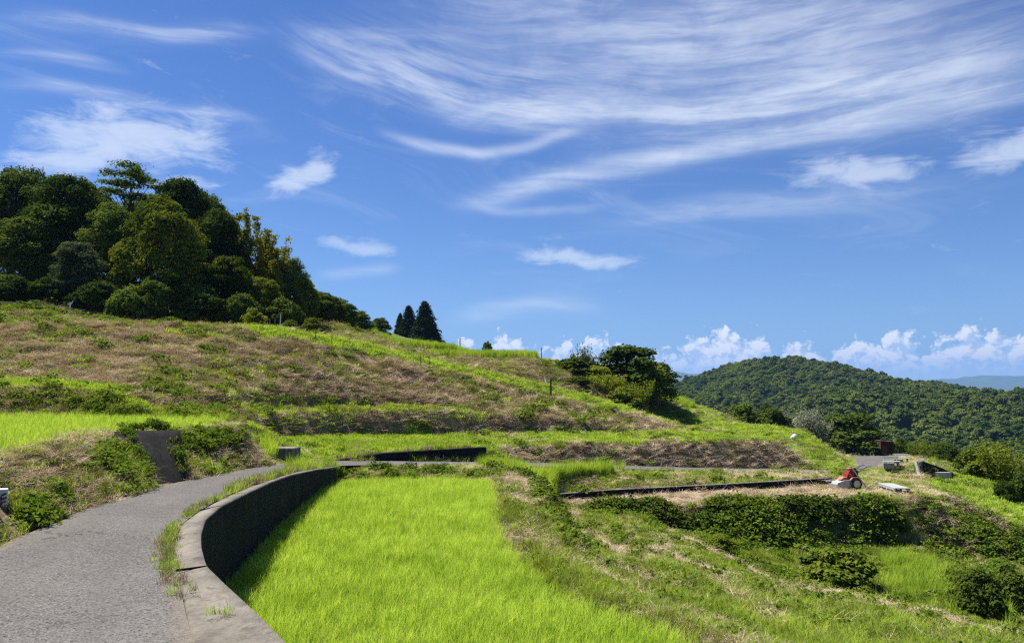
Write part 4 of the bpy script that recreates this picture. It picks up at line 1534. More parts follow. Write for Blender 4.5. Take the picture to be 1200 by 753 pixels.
# grass, straw and weeds: sown evenly over the view so that near and far ground are equally dense
grass_near = [proto('grass_tuft', *blades(34, .05, .17, .10, .0035, .9, segs=2), 'grass') for _ in range(3)]
grass_far = [proto('grass_patch', *blades(60, .06, .20, .30, .010, .9, segs=2), 'grass') for _ in range(3)]
bright_near = [proto('grass_tuft_bright', *blades(34, .06, .20, .11, .0038, .8, segs=2), 'grass_bright') for _ in range(2)]
bright_far = [proto('grass_patch_bright', *blades(60, .07, .22, .30, .011, .8, segs=2), 'grass_bright') for _ in range(2)]
straw_near = [proto('straw_wisp', *blades(30, .06, .19, .15, .003, 1.7, segs=3, flat=.55), 'straw') for _ in range(3)]
straw_far = [proto('straw_patch', *blades(50, .12, .40, .34, .009, 1.8, segs=3, flat=.5), 'straw') for _ in range(3)]


def weed(n_st, r, h, ls, g):
    P, N = [], []
    for k in range(n_st):
        a, q_ = g.uniform(0, 6.28), r * math.sqrt(g.uniform(0, 1))
        c = np.array([q_ * math.cos(a), q_ * math.sin(a), h * g.uniform(.3, 1) * (1 - .5 * (q_ / r) ** 2)])
        P.append(c + g.normal(size=(5, 3)) * np.array([ls, ls, ls * .5]) * .8)
    P = np.vstack(P)
    return leaves(P, g.normal(size=P.shape) * .5 + np.array([0, 0, 1.0]) + P * np.array([1, 1, 0]) / r * .6, ls, g, long=1.25, droop=.15)


weed_near = [proto('weed_near', *weed(14, .16, .16, .05, rng), 'vine') for _ in range(3)]
weed_far = [proto('weed_far', *weed(26, .42, .36, .11, rng), 'vine') for _ in range(3)]

N_SOW = 300000
az = np.radians(rng.uniform(-45, 45, N_SOW))
lr = np.exp(rng.uniform(math.log(3.2), math.log(82), N_SOW))
# thin out the nearest and keep density roughly even on screen
sx, sy = lr * np.sin(az), lr * np.cos(az)
sz = zones(sx, sy)
ok = ~inside(ROADPOLY, sx, sy) & ~near_line(RR[:15], sx, sy, .1)
wallpoly = RR[1:14] + RIM[1:][::-1]
ok &= ~inside(wallpoly, sx, sy) & ~near_line(RIM, sx, sy, .08) & ~near_line(W2B, sx, sy, .25) & ~near_line(LWB, sx, sy, .2)
shed_no = np.isin(sz, [ZNAMES.index(k) for k in ('rice', 'left_field', 'rice1', 'rice2')])
ok &= ~((np.abs(sx + 6.6) < .65) & (sy > 20.6) & (sy < 23.4))
ok &= ~((sx + 5.6) ** 2 + (sy - 8.4) ** 2 < .28 ** 2)
ok &= ~shed_no & ~inside(BLOCKPOLY, sx, sy) & ~near_line(WW0, sx, sy, .3)
sx, sy, lr, sz = sx[ok], sy[ok], lr[ok], sz[ok]
# per zone: chance of grass, bright grass, straw, weed
MIX = {'left_bank': (.26, .07, .58, .02), 'small_bank': (.28, .02, .40, .06), 'small_strip': (.1, .8, .05, .02), 'slope': (.22, .035, .66, .022), 'bank2': (.20, .04, .60, .045),
       'strip': (.18, .70, .08, .01), 'bank1': (.10, .05, .70, .025), 'knoll': (.30, .58, .08, .005), 'road_bank': (.36, .16, .42, .015), 'field': (.10, .015, .62, .0),
       'lawn': (.50, .12, .26, .0), 'ivy_bank': (.2, .03, .3, .12), 'bund': (.44, .14, .40, .015), 'bund_bank': (.2, .05, .3, .25), 'fore': (.46, .25, .21, .022),
       'gully': (.46, .17, .18, .07), 'right_slope': (.22, .66, .05, .03), 'upper': (.52, .10, .30, .01), 't2slope': (.36, .12, .44, .01), 'forest': (.3, .03, .2, .12)}
mixm = np.array([MIX.get(k, (0, 0, 0, 0)) for k in ZNAMES] + [(.4, .2, .25, .04)])[sz]
pn = fbm(sx * .35, sy * .35, 3, 71) + .6 * fbm(sx * 1.2, sy * 1.2, 2, 75)       # patches of green and of straw
mixm[:, 2] *= np.clip(1 + 2.2 * pn, .05, 2.6)
mixm[:, 0] *= np.clip(1 - 1.2 * pn, .2, 2)
mixm[:, 1] *= np.clip(1 - 1.6 * pn, .1, 2)
crest = near_line(CR[4:], sx, sy, 1.2)
mixm[crest] = (.25, .7, .03, 0)
shelf = near_line([((a[0] + b[0]) / 2, (a[1] + b[1]) / 2) for a, b in zip(SB[2:6], SHB[2:])], sx, sy, .75)
mixm[shelf] = (.40, .38, .15, .01)
lip_m = near_line(LB, sx, sy, .3)
mixm[lip_m] = (.18, .06, .55, .0)
TRACKS = [SE[1:], [Zp(806, 655, -4.25), Zp(850, 700, -4.0), Zp(910, 753, -3.95)], [LWB[0], Zp(660, 602, -4.45), Zp(672, 640, -3.8)], [Zp(690, 690, -3.5), Zp(780, 722, -3.55), Zp(850, 748, -3.6)]]
for T_ in TRACKS:
    tr_ = near_line(T_, sx + fbm(sx * 1.5, sy * 1.5, 2, 33) * .5, sy + fbm(sx * 1.5, sy * 1.5, 2, 35) * .5, .33)
    mixm[tr_] = (.10, .02, .62, .01)
cum = np.cumsum(mixm, 1)
u = rng.uniform(0, 1, len(sx))
kind = (u[:, None] > cum).sum(1)                    # 0 grass 1 bright 2 straw 3 weed 4 none
gxyz = np.column_stack([sx, sy, ground(sx, sy)])
far = lr > 17
short = np.isin(sz, [ZNAMES.index(k) for k in ('field', 'lawn', 'bank1', 'bank2')])
hz_ = np.where(short, .4, 1.0) * rng.uniform(.7, 1.3, len(sx))
verge = near_line(RR[13:], sx, sy, 1.3) | near_line(RL[8:], sx, sy, .8)
hz_[verge] *= .45
lip = near_line(LB, sx, sy, .55)
hz_[lip] *= .4
size = np.where(far, np.clip(lr / 42, .45, 1.15), np.clip(lr / 11, .6, 1.5)) * rng.uniform(.75, 1.25, len(sx))
for kd, nm, near_p, far_p, lab, cat in ((0, 'grass', grass_near, grass_far, 'short green grass over the banks, bunds and slopes', 'grass'),
                                        (1, 'lush_grass', bright_near, bright_far, 'lush light green grass along terrace strips, crest path and knoll', 'grass'),
                                        (2, 'dry_straw', straw_near, straw_far, 'dry cut straw lying over the mown banks and slope', 'straw'),
                                        (3, 'weeds', weed_near, weed_far, 'low broad-leaved weeds scattered over banks and gully', 'weeds')):
    s = kind == kd
    pk = np.where(far[s], len(near_p), 0) + rng.integers(0, len(near_p), s.sum())
    scatter(nm, near_p + far_p, gxyz[s], size[s], lab, cat, tilt=.22, zs=hz_[s] * (np.clip(30 / lr[s], .6, 1)) * (.7 if kd == 2 else 1), pick=pk)

# long grass: beside the far road, on the paddy's far edge, on the right slope and in the gully
long_p = [proto('long_grass', *blades(70, .35, .85, .22, .007, .6, segs=3), 'grass_bright') for _ in range(3)]
lg = []
POLY_LG = [Zp(560, 547.5, -3.0), Zp(611, 547.5, -3.2), Zp(700, 550, -3.66), Zp(735, 552, -3.9), Zp(700, 560, -3.95), Zp(650, 574, -4.2), Zp(630, 566, -3.2), Zp(600, 553, -2.9)]
lg.append(in_poly(POLY_LG, 620))
lg.append(in_poly([Zp(340, 546, -2.1), Zp(388, 544.5, -2.4), Zp(400, 546.5, -2.45), Zp(345, 551, -2.05)], 70))
lg.append(in_poly([Dp(304, 541, 21.5), Dp(322, 541, 21.5), Dp(320, 541, 22.7), Dp(306, 541, 22.7)], 22))
lg.append(in_poly(GU[1:] + [Zp(1220, 745, -6.2), Zp(1110, 730, -5.6)], 160))
lg.append(in_poly([Zp(1030, 660, -6.2), Zp(1100, 660, -6.4), Zp(1110, 700, -6.3), Zp(1030, 698, -6.15)], 130))
lg.append(in_poly([Dp(1095, 545, 60), Dp(1135, 548, 60), Dp(1130, 548, 70), Dp(1070, 540, 72)], 120))
lg.append(in_poly([Dp(780, 472, 62), Dp(812, 476, 62), Dp(812, 476, 66), Dp(776, 470, 68)], 140))
lg = np.vstack(lg)
L3 = drop(lg)
scatter('long_grass', long_p, L3, rng.uniform(.7, 1.2, len(lg)) * np.where(lg[:, 1] < 26, .7, .85), 'long uncut grass at the road bend, gully and mound edge', 'grass', tilt=.12)

# grass rooted in the joint between asphalt and wall
jl = resample(RR[3:14], 900)
jl = jl[rng.uniform(0, 1, 900) < .5 + fbm(jl[:, 0] * 1.5, jl[:, 1] * 1.5, 2, 81) * 1.2]
jl[:, :2] += rng.normal(0, .045, (len(jl), 2)) + np.array([-.05, -.02])
jp = [proto('joint_grass', *blades(24, .05, .16, .06, .0028, .8, segs=2), m_) for m_ in ('grass', 'grass_bright', 'straw')]
ex = np.array([Zp(*p, -1.57) for p in ((256, 720), (262, 722), (268, 718), (250, 722), (222, 690), (226, 694))])
jl = np.vstack([jl, ex])
wl = np.vstack([resample(W2W, 170) + rng.normal(0, .12, (170, 3)) * np.array([1, .6, 0]) + np.array([0, .3, .0]), resample(W2W, 150) + rng.normal(0, .12, (150, 3)) * np.array([1, .3, 0]) + np.array([0, -.12, 0])])
wl[170:, 2] = ground(wl[170:, 0], wl[170:, 1]) + .0
wl = wl[fbm(wl[:, 0] * .9, wl[:, 1] * .9, 2, 29) > -.12]
jl = np.vstack([jl, wl])
far_end = jl[:, 1] > 12
scatter('joint_grass', jp, jl + np.array([0, 0, .005]), rng.uniform(.5, 1.1, len(jl)) * np.where(jl[:, 1] > 24.5, 2.0, np.where(far_end, 1.5, .8)), 'thin grass rooted along the asphalt joint and the low wall beside the road', 'grass', tilt=.2)

# climbing leaves over the banks
vine_near = [proto('vine_spray', *weed(26, .24, .22, .062, rng), 'vine') for _ in range(3)]
vine_far = [proto('vine_clump', *weed(40, .42, .34, .095, rng), m_) for m_ in ('bush_d', 'bush', 'vine')]
v1 = []
vb = [p for p in in_poly(ZONES['left_bank'], 5200)]
vb = cull(np.array(vb))
pnv = fbm(vb[:, 0] * .9, vb[:, 1] * .9, 3, 83)
zb_ = ground(vb[:, 0], vb[:, 1])
pxv = 600 + vb[:, 0] / vb[:, 1] * F_PX
clump = ((np.abs(pxv - 100) < 56) & (pnv > .10)) | (pxv > 206) & (pxv < 288) & (zb_ > -1.45)
clump &= ~(inside(BLOCKPOLY, vb[:, 0], vb[:, 1]) & (rng.uniform(0, 1, len(pxv)) < .96))
clump &= ~(near_line(LB[:7], vb[:, 0], vb[:, 1], .38) | near_line(LB[6:], vb[:, 0], vb[:, 1], .12)) & ~inside([(p[0] - .05, p[1]) for p in LB[:7]] + [(p[0] - 4, p[1]) for p in LB[:7][::-1]], vb[:, 0], vb[:, 1])
vbk = vb[clump]
zk_ = zb_[clump]
bpl = np.array(BLOCKPOLY)
edge_l, edge_r = (bpl[0], bpl[5]), (bpl[2], bpl[3])
for (ea, eb), n_ in ((edge_l, 18), (edge_r, 24), ((bpl[5], bpl[3]), 22)):
    t_ = rng.uniform(.12, 1.0, (n_, 1))
    q_ = ea + (eb - ea) * t_ + rng.normal(0, .045, (n_, 3)) + np.array([.04, -.02, .06])
    vbk = np.vstack([vbk, q_[:, :2]])
    zk_ = np.concatenate([zk_, q_[:, 2]])
scatter('vines', vine_near, np.column_stack([vbk, zk_ + .02]), np.where(np.arange(len(vbk)) < clump.sum(), rng.uniform(.45, .95, len(vbk)), rng.uniform(.34, .60, len(vbk))), 'climbing green vines spilling over the left roadside bank and its wall block', 'vines', tilt=.35)
iv = in_poly(ZONES['ivy_bank'], 4200)
pni = fbm(iv[:, 0] * .45, iv[:, 1] * .45, 3, 85)
pxi = 600 + iv[:, 0] / iv[:, 1] * F_PX
iv_ok = (pni > -.16) & (rng.uniform(0, 1, len(iv)) < np.where(pxi > 1060, .30, .75))
iv, pni = iv[iv_ok], pni[iv_ok]
P = drop(iv)
pk = np.clip(((fbm(iv[:, 0] * .7 + 9, iv[:, 1] * .7, 3, 87) + rng.normal(0, .12, len(iv))) * 4 + 1.3), 0, 2).astype(int)
scatter('ivy', vine_far, P, rng.uniform(.45, 1.0, len(P)) + np.clip(pni, 0, .6), 'dense dark kudzu covering the bank below the mown field', 'vines', tilt=.3, pick=pk)
bb = in_poly(ZONES['bund_bank'], 170)
P = drop(bb)
q = in_poly([Zp(640, 566, -3.1), Zp(652, 590, -3.1), Zp(668, 640, -3.2), Zp(660, 648, -3.1), Zp(640, 610, -3.05), Zp(628, 580, -3.0)], 60)
P = np.vstack([P, drop(q), drop(in_poly([Zp(440, 551, -2.66), Zp(520, 551, -2.7), Zp(520, 549, -2.75), Zp(440, 549, -2.7)], 14)),
               drop(in_poly(GU + [Zp(1200, 700, -6.3), Zp(1000, 670, -6.0)], 120))])
scatter('creepers', [vine_far[0], vine_far[1]] + vine_near, P, rng.uniform(.5, .9, len(P)), 'leafy creepers over the paddy bund edge and gully floor', 'vines', tilt=.3)

# the wood on the far hill
g = np.random.default_rng(5)
far_protos = []
for k in range(4):
    lob = []
    for j in range(16):
        u_, v_ = g.uniform(0, 6.28), g.uniform(-.2, 1)
        e_ = math.asin(v_)
        q_ = 3.3 * math.cos(e_)
        r_ = g.uniform(.9, 1.7)
        lob.append(((q_ * math.cos(u_), q_ * math.sin(u_), 3.5 + 3.6 * math.sin(e_)), (r_, r_, r_ * .8)))
    far_protos.append(proto('far_crown', *lobe_leaves(lob + [((0, 0, 3), (2.8, 2.8, 3))], 1500, .62, g, up=.6, jit=.5), 'far'))
fx, fy = rng.uniform(-60, 620, 25000), rng.uniform(225, 760, 25000)
hh = far_hill(fx, fy)
aa = np.degrees(np.arctan2(fx, fy))
s = (hh > 1.0) & (aa > 6) & (aa < 46)
fx, fy = fx[s], fy[s]
print('far crowns', len(fx))
scatter('far_wood', far_protos, np.column_stack([fx, fy, ground(fx, fy, False) - 1.0]), rng.uniform(.5, 1.05, len(fx)), 'dense green wood covering the hill across the valley', 'wood', tilt=.1, zs=rng.uniform(.75, 1.15, len(fx)))


# ------------------------------------------------------------------ things on the land
M['red'] = plain('red_paint', (.20, .022, .016), .35, var=.2)
M['pale_orange'] = plain('faded_orange_paint', (.30, .13, .085), .45, var=.15)
M['white_metal'] = plain('white_paint', (.40, .37, .33), .4, var=.12)
M['grey_metal'] = plain('grey_metal', (.35, .35, .36), .35, .7)
M['dark_metal'] = plain('dark_metal', (.03, .03, .032), .5, .3)
M['rubber'] = plain('rubber', (.022, .021, .02), .85)
M['rim'] = plain('cream_rim', (.58, .50, .36), .5)
M['bamboo_pole'] = plain('dry_pole', (.52, .36, .22), .7)
M['board'] = plain('grey_board', (.30, .30, .28), .7, var=.12)
M['board_dark'] = plain('weathered_timber', (.20, .20, .19), .8, var=.3)
M['white_board'] = plain('pale_board', (.28, .29, .28), .6, var=.10)
M['rust'] = plain('rusty_sheet', (.055, .023, .017), .8, .0, var=.45, scale=3)
M['rust_roof'] = plain('rusty_roof', (.17, .085, .06), .8, .0, var=.35, scale=3)
M['sack'] = plain('white_sack', (.50, .50, .49), .8, var=.05)
M['post_wood'] = plain('post_wood', (.17, .155, .13), .85, var=.3)
M['post_dark'] = plain('dark_post', (.035, .038, .042), .7)
M['marker'] = plain('marker_white', (.62, .62, .62), .7, var=.06)
M['ink'] = plain('marker_ink', (.05, .05, .055), .7)
M['net'] = plain('rail_wood', (.12, .10, .075), .8)
M['pylon'] = plain('pylon_steel', (.30, .32, .34), .5, .3)


def mower():
    d = 34.6
    p = Dp(994, 577, d)
    z = gz(p[0], p[1])
    root = empty('brush_mower', (p[0], p[1], z), R(8))
    tag(root, 'red walk-behind brush mower with cream wheels standing on the mown field', 'mower')
    b = MB()                                                        # cutter deck, a low skirt with a sloping nose
    b.prism([(-.68, .12), (-.62, .30), (-.30, .40), (.06, .42), (.08, .14), (-.10, .10)], .50)
    b.build('cutter_deck', M['white_metal'], root)
    b = MB()
    b.prism([(-.74, .10), (-.70, .22), (-.60, .24), (-.60, .10)], .54)
    b.build('front_guard', M['grey_metal'], root)
    b = MB()
    b.prism([(-.42, .42), (-.30, .52), (-.05, .54), (.02, .43)], .34)
    b.build('deck_cover', M['pale_orange'], root)
    b = MB()                                                        # engine hood
    b.prism([(-.14, .44), (-.10, .62), (.02, .84), (.20, .86), (.22, .60), (.16, .46)], .34)
    b.build('engine_hood', M['red'], root)
    MB().box((.10, 0, .885), (.22, .26, .05), bevel=.012).build('fuel_tank', M['pale_orange'], root)
    MB().box((.04, -.185, .62), (.12, .04, .12), bevel=.01).build('air_cleaner', M['pale_orange'], root)
    b = MB()
    b.box((.33, 0, .68), (.20, .34, .30), bevel=.03)
    b.box((.30, 0, .87), (.16, .22, .08), bevel=.02)
    b.tube([(.30, .12, .80), (.36, .14, .86), (.42, .14, .86)], .035, 8)
    b.build('engine_block', M['dark_metal'], root)
    b = MB()
    b.prism([(-.06, .42), (.06, .54), (.34, .54), (.46, .40), (.40, .40), (.32, .49), (.08, .49), (.0, .40)], .64)
    b.build('mudguard', M['pale_orange'], root)
    for s in (-1, 1):
        w = MB().lathe([(-.06, .14), (-.06, .22), (-.04, .25), (.04, .25), (.06, .22), (.06, .14)], (.22, s * .30, .25), 'y', 24)
        wo = w.build('wheel', M['rubber'], root, True)
        w = MB().lathe([(-.068, .03), (-.068, .15), (-.05, .17), (.05, .17), (.068, .15), (.068, .03)], (.22, s * .30, .25), 'y', 20)
        w.build('rim', M['rim'], wo, True)
    w = MB().lathe([(-.04, .05), (-.04, .09), (.04, .09), (.04, .05)], (-.52, 0, .09), 'y', 14)
    w.build('front_roller', M['dark_metal'], root, True)
    for s in (-1, 1):
        MB().tube([(.30, s * .16, .62), (.55, s * .20, .84), (.80, s * .24, .98), (.98, s * .25, .99)], .016, 7).build('handlebar', M['dark_metal'], root, True)
    MB().tube([(.58, -.2, .86), (.58, .2, .86)], .013, 6).build('cross_bar', M['dark_metal'], root)
    # the pole that leans on it
    pole = MB().tube([(p[0] + .70, p[1] - .45, z - .02), (p[0] + .38, p[1] - .36, z + .5), (p[0] + .02, p[1] - .26, z + 1.02)], [.03, .028, .026], 7).build('bamboo_pole', M['bamboo_pole'])
    tag(pole, 'thin dry wooden pole leaning on the red brush mower', 'pole')
    # the pale frame lying behind it on the kerb wall
    q = Dp(978, 563, 35.9)
    zq = q[2]
    fr = empty('metal_frame', (q[0] - .1, q[1], zq - .02), R(10))
    tag(fr, 'pale grey metal tool rack lying on the low kerb wall behind the mower', 'rack')
    b = MB()
    for s in (-.18, .18):
        b.tube([(-.42, s, .02), (.42, s, .05)], .02, 6)
    b.build('rail', M['white_metal'], fr)
    b = MB()
    for k in range(5):
        b.tube([(-.36 + .18 * k, -.2, .03 + .008 * k), (-.36 + .18 * k, .2, .03 + .008 * k)], .016, 6)
    b.build('cross_bar', M['grey_metal'], fr)


mower()


def platform():
    a = Dp(1042, 572, 35.6)
    z = gz(a[0], a[1])
    z = gz(16.62, 33.9)
    root = empty('low_platform', (16.62, 33.9, z), R(-3))
    tag(root, 'wide low grey platform table with slatted side on the lawn right of the mower', 'platform')
    L, W, H = .66, 1.62, .30
    b = MB()
    for k in range(5):
        b.box((-L / 2 + L / 5 * (k + .5), 0, H), (L / 5 - .008, W + .06, .035), bevel=.004)
    b.build('deck', M['white_board'], root)
    for sx in (-1, 1):
        for sy in (-1, 0, 1):
            MB().box((sx * (L / 2 - .04), sy * (W / 2 - .05), H / 2 - .04), (.07, .07, H + .04)).build('leg', M['board'], root)
    for sy in (-1, 1):
        MB().box((sy * (L / 2 - .04), 0, .08), (.035, W - .18, .06)).build('rail', M['board'], root)
        MB().box((sy * (L / 2 - .012), 0, H - .055), (.02, W - .02, .07)).build('apron', M['board'], root)
    for sx in (-1, 1):
        MB().box((0, sx * (W / 2 - .05), H / 2 - .03), (L - .16, .03, H - .12)).build('end_board', M['board_dark'], root)


platform()


def bench(px, py, d, rz, label):
    a = Dp(px, py, d)
    z = gz(a[0], a[1])
    root = empty('picnic_bench', (a[0], a[1], z), rz)
    tag(root, label, 'bench')
    b = MB()
    for k in range(3):
        b.box((0, -.14 + .14 * k, .40), (.95, .13, .04), bevel=.005)
    b.build('seat', M['white_board'], root)
    for s in (-1, 1):
        MB().box((s * .36, 0, .18), (.08, .38, .42)).build('leg', M['board_dark'], root)
    b = MB()
    b.box((0, .30, .62), (.95, .04, .14), Matrix.Rotation(R(-20), 3, 'X'), .005)
    b.build('backrest', M['white_board'], root)
    for s in (-1, 1):
        MB().tube([(s * .36, .16, .35), (s * .36, .32, .68)], .025, 6).build('back_post', M['board_dark'], root)
    b = MB()
    b.box((-.30, -.45, .18), (.62, .36, .36), bevel=.01)
    b.build('step_box', M['board_dark'], root)


bench(1045, 549.5, 47.5, R(-12), 'grey bench with pale seat, the nearer of the two by the road')
bench(1057, 541, 57, R(-20), 'small grey bench with pale top, the farther of the two by the road')


def shed():
    d = 74
    a, b_ = Dp(1029, 532, d), Dp(1044.5, 532, d)
    w = b_[0] - a[0]
    z0 = a[2] - .1
    h1, h2 = Dp(1029, 516, d)[2] - z0, Dp(1044.5, 517.5, d)[2] - z0
    root = empty('tin_shed', ((a[0] + b_[0]) / 2, d, z0), R(6))
    tag(root, 'small rusty brown tin shed at the end of the road beside the round dark tree', 'shed')
    dp = .95
    b = MB()
    n = 44                                                          # corrugated sheet front and back, plain gables
    for yy, sg in ((-dp / 2, -1), (dp / 2, 1)):
        vs, fs = [], []
        for k in range(n + 1):
            x = -w / 2 + w * k / n
            o = .018 * (1 if k % 2 else -1)
            hh = h1 + (h2 - h1) * k / n
            vs += [(x, yy + o, 0), (x, yy + o, hh)]
        for k in range(n):
            fs.append((2 * k, 2 * k + 2, 2 * k + 3, 2 * k + 1))
        b.add(vs, fs)
    b.prism([(-dp / 2, 0), (dp / 2, 0), (dp / 2, h1), (-dp / 2, h1)], .03, (-w / 2, 0, 0), (0, 1, 0), (0, 0, 1), (1, 0, 0))
    b.prism([(-dp / 2, 0), (dp / 2, 0), (dp / 2, h2), (-dp / 2, h2)], .03, (w / 2, 0, 0), (0, 1, 0), (0, 0, 1), (1, 0, 0))
    b.build('wall', M['rust'], root)
    b = MB()
    ang = math.atan2(h2 - h1, w)
    b.box((0, 0, (h1 + h2) / 2 + .03), (w * 1.08, dp * 1.12, .05), Matrix.Rotation(-ang, 3, 'Y'))
    b.build('roof', M['rust_roof'], root)
    MB().box((-.28, -dp / 2 - .04, .5), (.5, .03, .95)).build('door', M['rust'], root)


shed()

# white sack on the knoll
a = Dp(930, 513, 52)
zk = gz(a[0], a[1])
mb = MB()
vs, fs = [], []
nu, nv = 16, 9
for i in range(nv):
    t = i / (nv - 1)
    rr = math.sin(math.pi * min(.98, .06 + t * .9)) ** .6
    for k in range(nu):
        th = 2 * math.pi * k / nu
        wv = 1 + .12 * math.sin(3 * th + 4 * t) + .06 * math.sin(7 * th)
        vs.append((a[0] + .25 * rr * wv * math.cos(th), a[1] + .20 * rr * wv * math.sin(th), zk - .06 + .36 * t + .05 * math.cos(th)))
for i in range(nv - 1):
    for k in range(nu):
        fs.append((i * nu + k, i * nu + (k + 1) % nu, (i + 1) * nu + (k + 1) % nu, (i + 1) * nu + k))
fs.append(tuple(range((nv - 1) * nu, nv * nu)))
mb.add(vs, fs)
tag(mb.build('sack', M['sack'], smooth=True), 'small white sack lying on the grassy knoll above the road', 'sack')

# white marker post at the left edge
a = Zp(1.5, 614, -1.56)
a = (a[0], a[1], gz(a[0], a[1]))
top = Dp(1, 572, a[1])[2]
mk = empty('marker_post', (a[0], a[1], a[2] - .05), R(28))
tag(mk, 'white square marker post with dark marks at the left roadside', 'marker post')
hh = top - a[2] + .05
mb = MB()
mb.box((0, 0, hh / 2), (.095, .095, hh), bevel=.008)
mb.build('post', M['marker'], mk)
for k, (zz, w_) in enumerate(((.74, .05), (.55, .06), (.38, .045))):
    mb = MB()
    mb.box((.015, -.0515, hh * zz), (w_, .004, .018), Matrix.Rotation(R(-22), 3, 'Y'))
    mb.box((-.01, -.0515, hh * zz - .035), (.014, .004, .04))
    mb.build('mark', M['ink'], mk)


def stake(name, px, py_base, py_top, d, label, mat='post_wood', wd=.07, cat='post', group=None, lean=0.0):
    a = Dp(px, py_base, d)
    z = gz(a[0], a[1])
    t = Dp(px, py_top, d)[2]
    b = MB()
    b.tube([(a[0], a[1], z - .3), (a[0] + lean * .5, a[1], (z + t) / 2), (a[0] + lean, a[1], t)], [wd / 2, wd / 2 * .95, wd / 2 * .85], 6)
    o = b.build(name, M[mat])
    tag(o, label, cat, group)
    return o


stake('fence_post', 645.5, 453, 445, 47.4, 'short dark post on the crest at the foot of the concrete edge', 'post_dark', .13)
stake('fence_post', 634.5, 419, 407, 57.5, 'thin dark post at the end of the upper rice terrace', 'post_dark', .07)
stake('fence_post', 369.5, 392, 384, 40, 'grey stake on the crest path, farthest left of the path stakes', 'post_wood', .045, group='stakes along the crest path')
stake('fence_post', 389, 397, 390, 40.3, 'grey stake on the crest path below the grassy mound', 'post_wood', .045, group='stakes along the crest path')
stake('fence_post', 493, 421, 414, 43, 'grey stake on the crest path, left of the two near the terrace slope', 'post_wood', .045, group='stakes along the crest path')
stake('fence_post', 503, 424, 416, 43.2, 'grey stake on the crest path, right of the two near the terrace slope', 'post_dark', .045, group='stakes along the crest path')
for k, (px, lab) in enumerate(((316, 'pale stake in front of the wood just right of the pale rounded shrub'), (322, 'slim stake in front of the wood between two paler ones'), (328.5, 'tallest pale stake in front of the wood'))):
    stake('garden_stake', px, 382, (373, 372, 368)[k], 43.5, lab, 'post_wood' if k != 2 else 'marker', .06, group='stakes in front of the wood')
# the concrete edging that drops down the terrace slope to the dark post
mb = MB()
pts = [Dp(634, 419, 56.6), Dp(638, 430, 54), Dp(642, 443, 51.2), Dp(643.5, 450, 49.5)]
mb.tube([(p[0], p[1], gz(p[0], p[1]) + .03) for p in pts], [.07, .07, .07, .07], 4)
tag(mb.build('edging_strip', M['conc_grey']), 'narrow concrete edging running down the terrace slope to the dark post', 'edging')

# rail fence before the wood, and the pale post with a bird-like top
d0 = 42
rail = empty('rail_fence', Dp(20, 355, d0))
tag(rail, 'low weathered rail fence on the bank at the left foot of the wood', 'fence')
ox, oy, oz = rail.location
fl = [Dp(-60, 349, 42.4), Dp(0, 351, 42.3), Dp(42, 354, 42.5), Dp(80, 359, 43), Dp(118, 370, 43.6), Dp(150, 374, 44)]
fl = [(x, y, gz(x, y)) for x, y, z in fl]
for x, y, z in fl:
    MB().tube([(x - ox, y - oy, z - oz - .3), (x - ox, y - oy, z - oz + .42)], .03, 6).build('post', M['net'], rail)
for hz2 in (.15, .35):
    b = MB()
    b.tube([(x - ox, y - oy - .03, z - oz + hz2) for x, y, z in fl], .022, 5)
    b.build('rail', M['net'], rail)
a = Dp(82, 362, 42.6)
za = gz(a[0], a[1])
sg = empty('bird_post', (a[0], a[1], za))
tag(sg, 'short pale post with a tilted bird-like board on top beside the rail fence', 'post')
tp = Dp(82, 356, 42.6)[2] - za
MB().tube([(0, 0, -.3), (0, 0, tp)], .045, 6).build('post', M['marker'], sg)
b = MB()
b.prism([(-.16, -.03), (-.05, .05), (.06, .09), (.16, .20), (.10, .02), (0, -.05)], .04, (0, 0, tp))
b.build('board', M['marker'], sg)

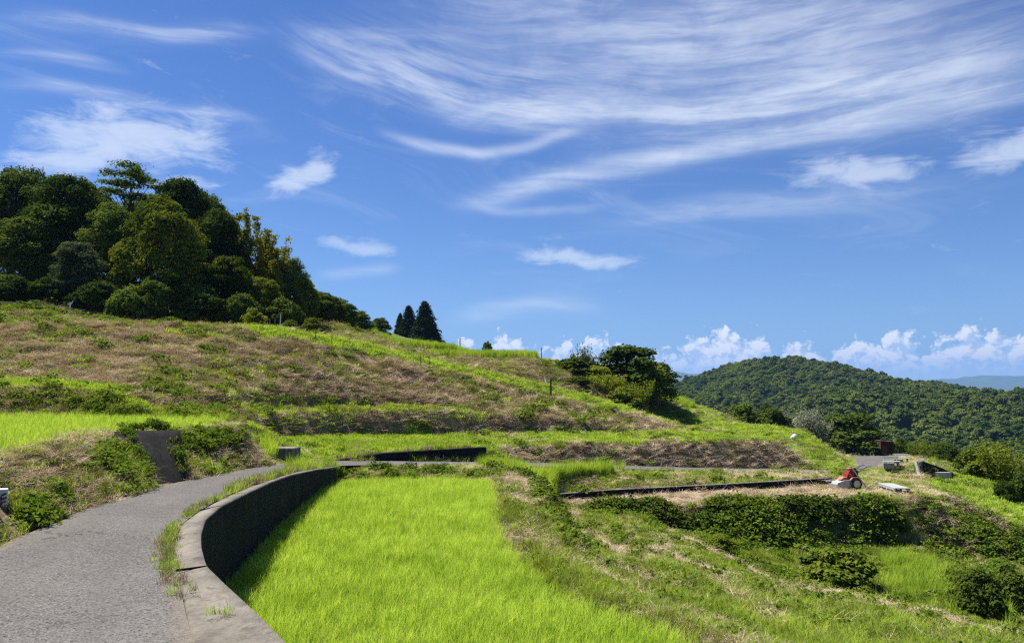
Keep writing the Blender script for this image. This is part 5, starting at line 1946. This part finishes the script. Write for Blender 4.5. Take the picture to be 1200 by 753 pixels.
# power pylon far behind the terrace
d = 700
a = Dp(539, 415, d)
top = Dp(539, 396, d)[2]
py = empty('power_pylon', a)
tag(py, 'distant lattice power pylon on the skyline right of the cedars', 'pylon')
Hh = top - a[2]
b = MB()
for sx in (-1, 1):
    for sy in (-1, 1):
        b.tube([(sx * 2.0, sy * 2.0, -6), (sx * .6, sy * .6, Hh * .62), (sx * .35, sy * .35, Hh)], .16, 4)
for k in range(8):
    t0, t1 = k / 8, (k + 1) / 8
    f = lambda t: 2.0 - (2.0 - .45) * min(1, t * 1.4)
    for sy in (-1, 1):
        b.tube([(-f(t0), sy * f(t0), Hh * t0), (f(t1), sy * f(t1), Hh * t1)], .10, 4)
        b.tube([(f(t0), sy * f(t0), Hh * t0), (-f(t1), sy * f(t1), Hh * t1)], .10, 4)
b.build('lattice_tower', M['pylon'], py)
for t, w_ in ((.62, 3.6), (.78, 3.2), (.93, 2.6)):
    b = MB()
    b.tube([(-w_, 0, Hh * t), (0, 0, Hh * t + .4), (w_, 0, Hh * t)], .2, 4)
    b.build('cross_arm', M['pylon'], py)

# far blue mountains
def mountains(name, prof, dist, depth):
    P = np.array([Dp(px, py_, dist) for px, py_ in prof])
    n = 220
    t = np.linspace(0, 1, n)
    s = np.linspace(0, 1, len(P))
    x = np.interp(t, s, P[:, 0]); z = np.interp(t, s, P[:, 2])
    z = z + fbm(x * .004, x * 0, 4, 13) * 28
    rows = []
    for k, q_ in enumerate(np.linspace(-1, 1, 15)):
        f_ = (1 - abs(q_)) ** .9
        yy = dist + q_ * depth + fbm(x * .002, np.full(n, k * .7), 3, 17) * depth * .25
        rows.append(np.stack([x, yy, -75 + (z + 75) * f_ + fbm(x * .003, np.full(n, k * .9), 3, 19) * 40 * f_ * (1 - f_)], 1))
    V = np.array(rows).reshape(-1, 3)
    i = np.arange(14)[:, None] * n + np.arange(n - 1)[None, :]
    F = np.stack([i, i + 1, i + n + 1, i + n], -1).reshape(-1, 4)
    m, nt, out = new_mat(name)
    p_ = geo_pos(nt)
    principled(nt, out, mixc(nt, noise(nt, p_, .01, 5).step(.3, .7), (.025, .05, .018), (.05, .08, .03)), .95)
    tag(link(name, mesh_np(name, V, F, True), m), kind='structure')


mountains('far_mountains', [(430, 448), (520, 446), (640, 444), (720, 446), (765, 444), (795, 435), (815, 438), (850, 443), (930, 448), (1040, 447), (1130, 444), (1160, 438), (1190, 440), (1230, 437), (1290, 443), (1380, 448)], 9000, 1300)

# the air
mb = MB()
mb.box((0, 0, 130), (23800, 23800, 470))
hz_o = mb.build('haze')
m, nt, out = new_mat('haze')
pv = nt.nodes.new('ShaderNodeVolumePrincipled')
pv.inputs['Color'].default_value = (.24, .46, .90, 1)
pv.inputs['Density'].default_value = 0.00009
pv.inputs['Anisotropy'].default_value = 0.2
nt.links.new(pv.outputs[0], out.inputs['Volume'])
hz_o.data.materials.append(m)
tag(hz_o, 'thin blue summer haze over the valley', 'haze', kind='stuff')
hz_o.display_type = 'WIRE'
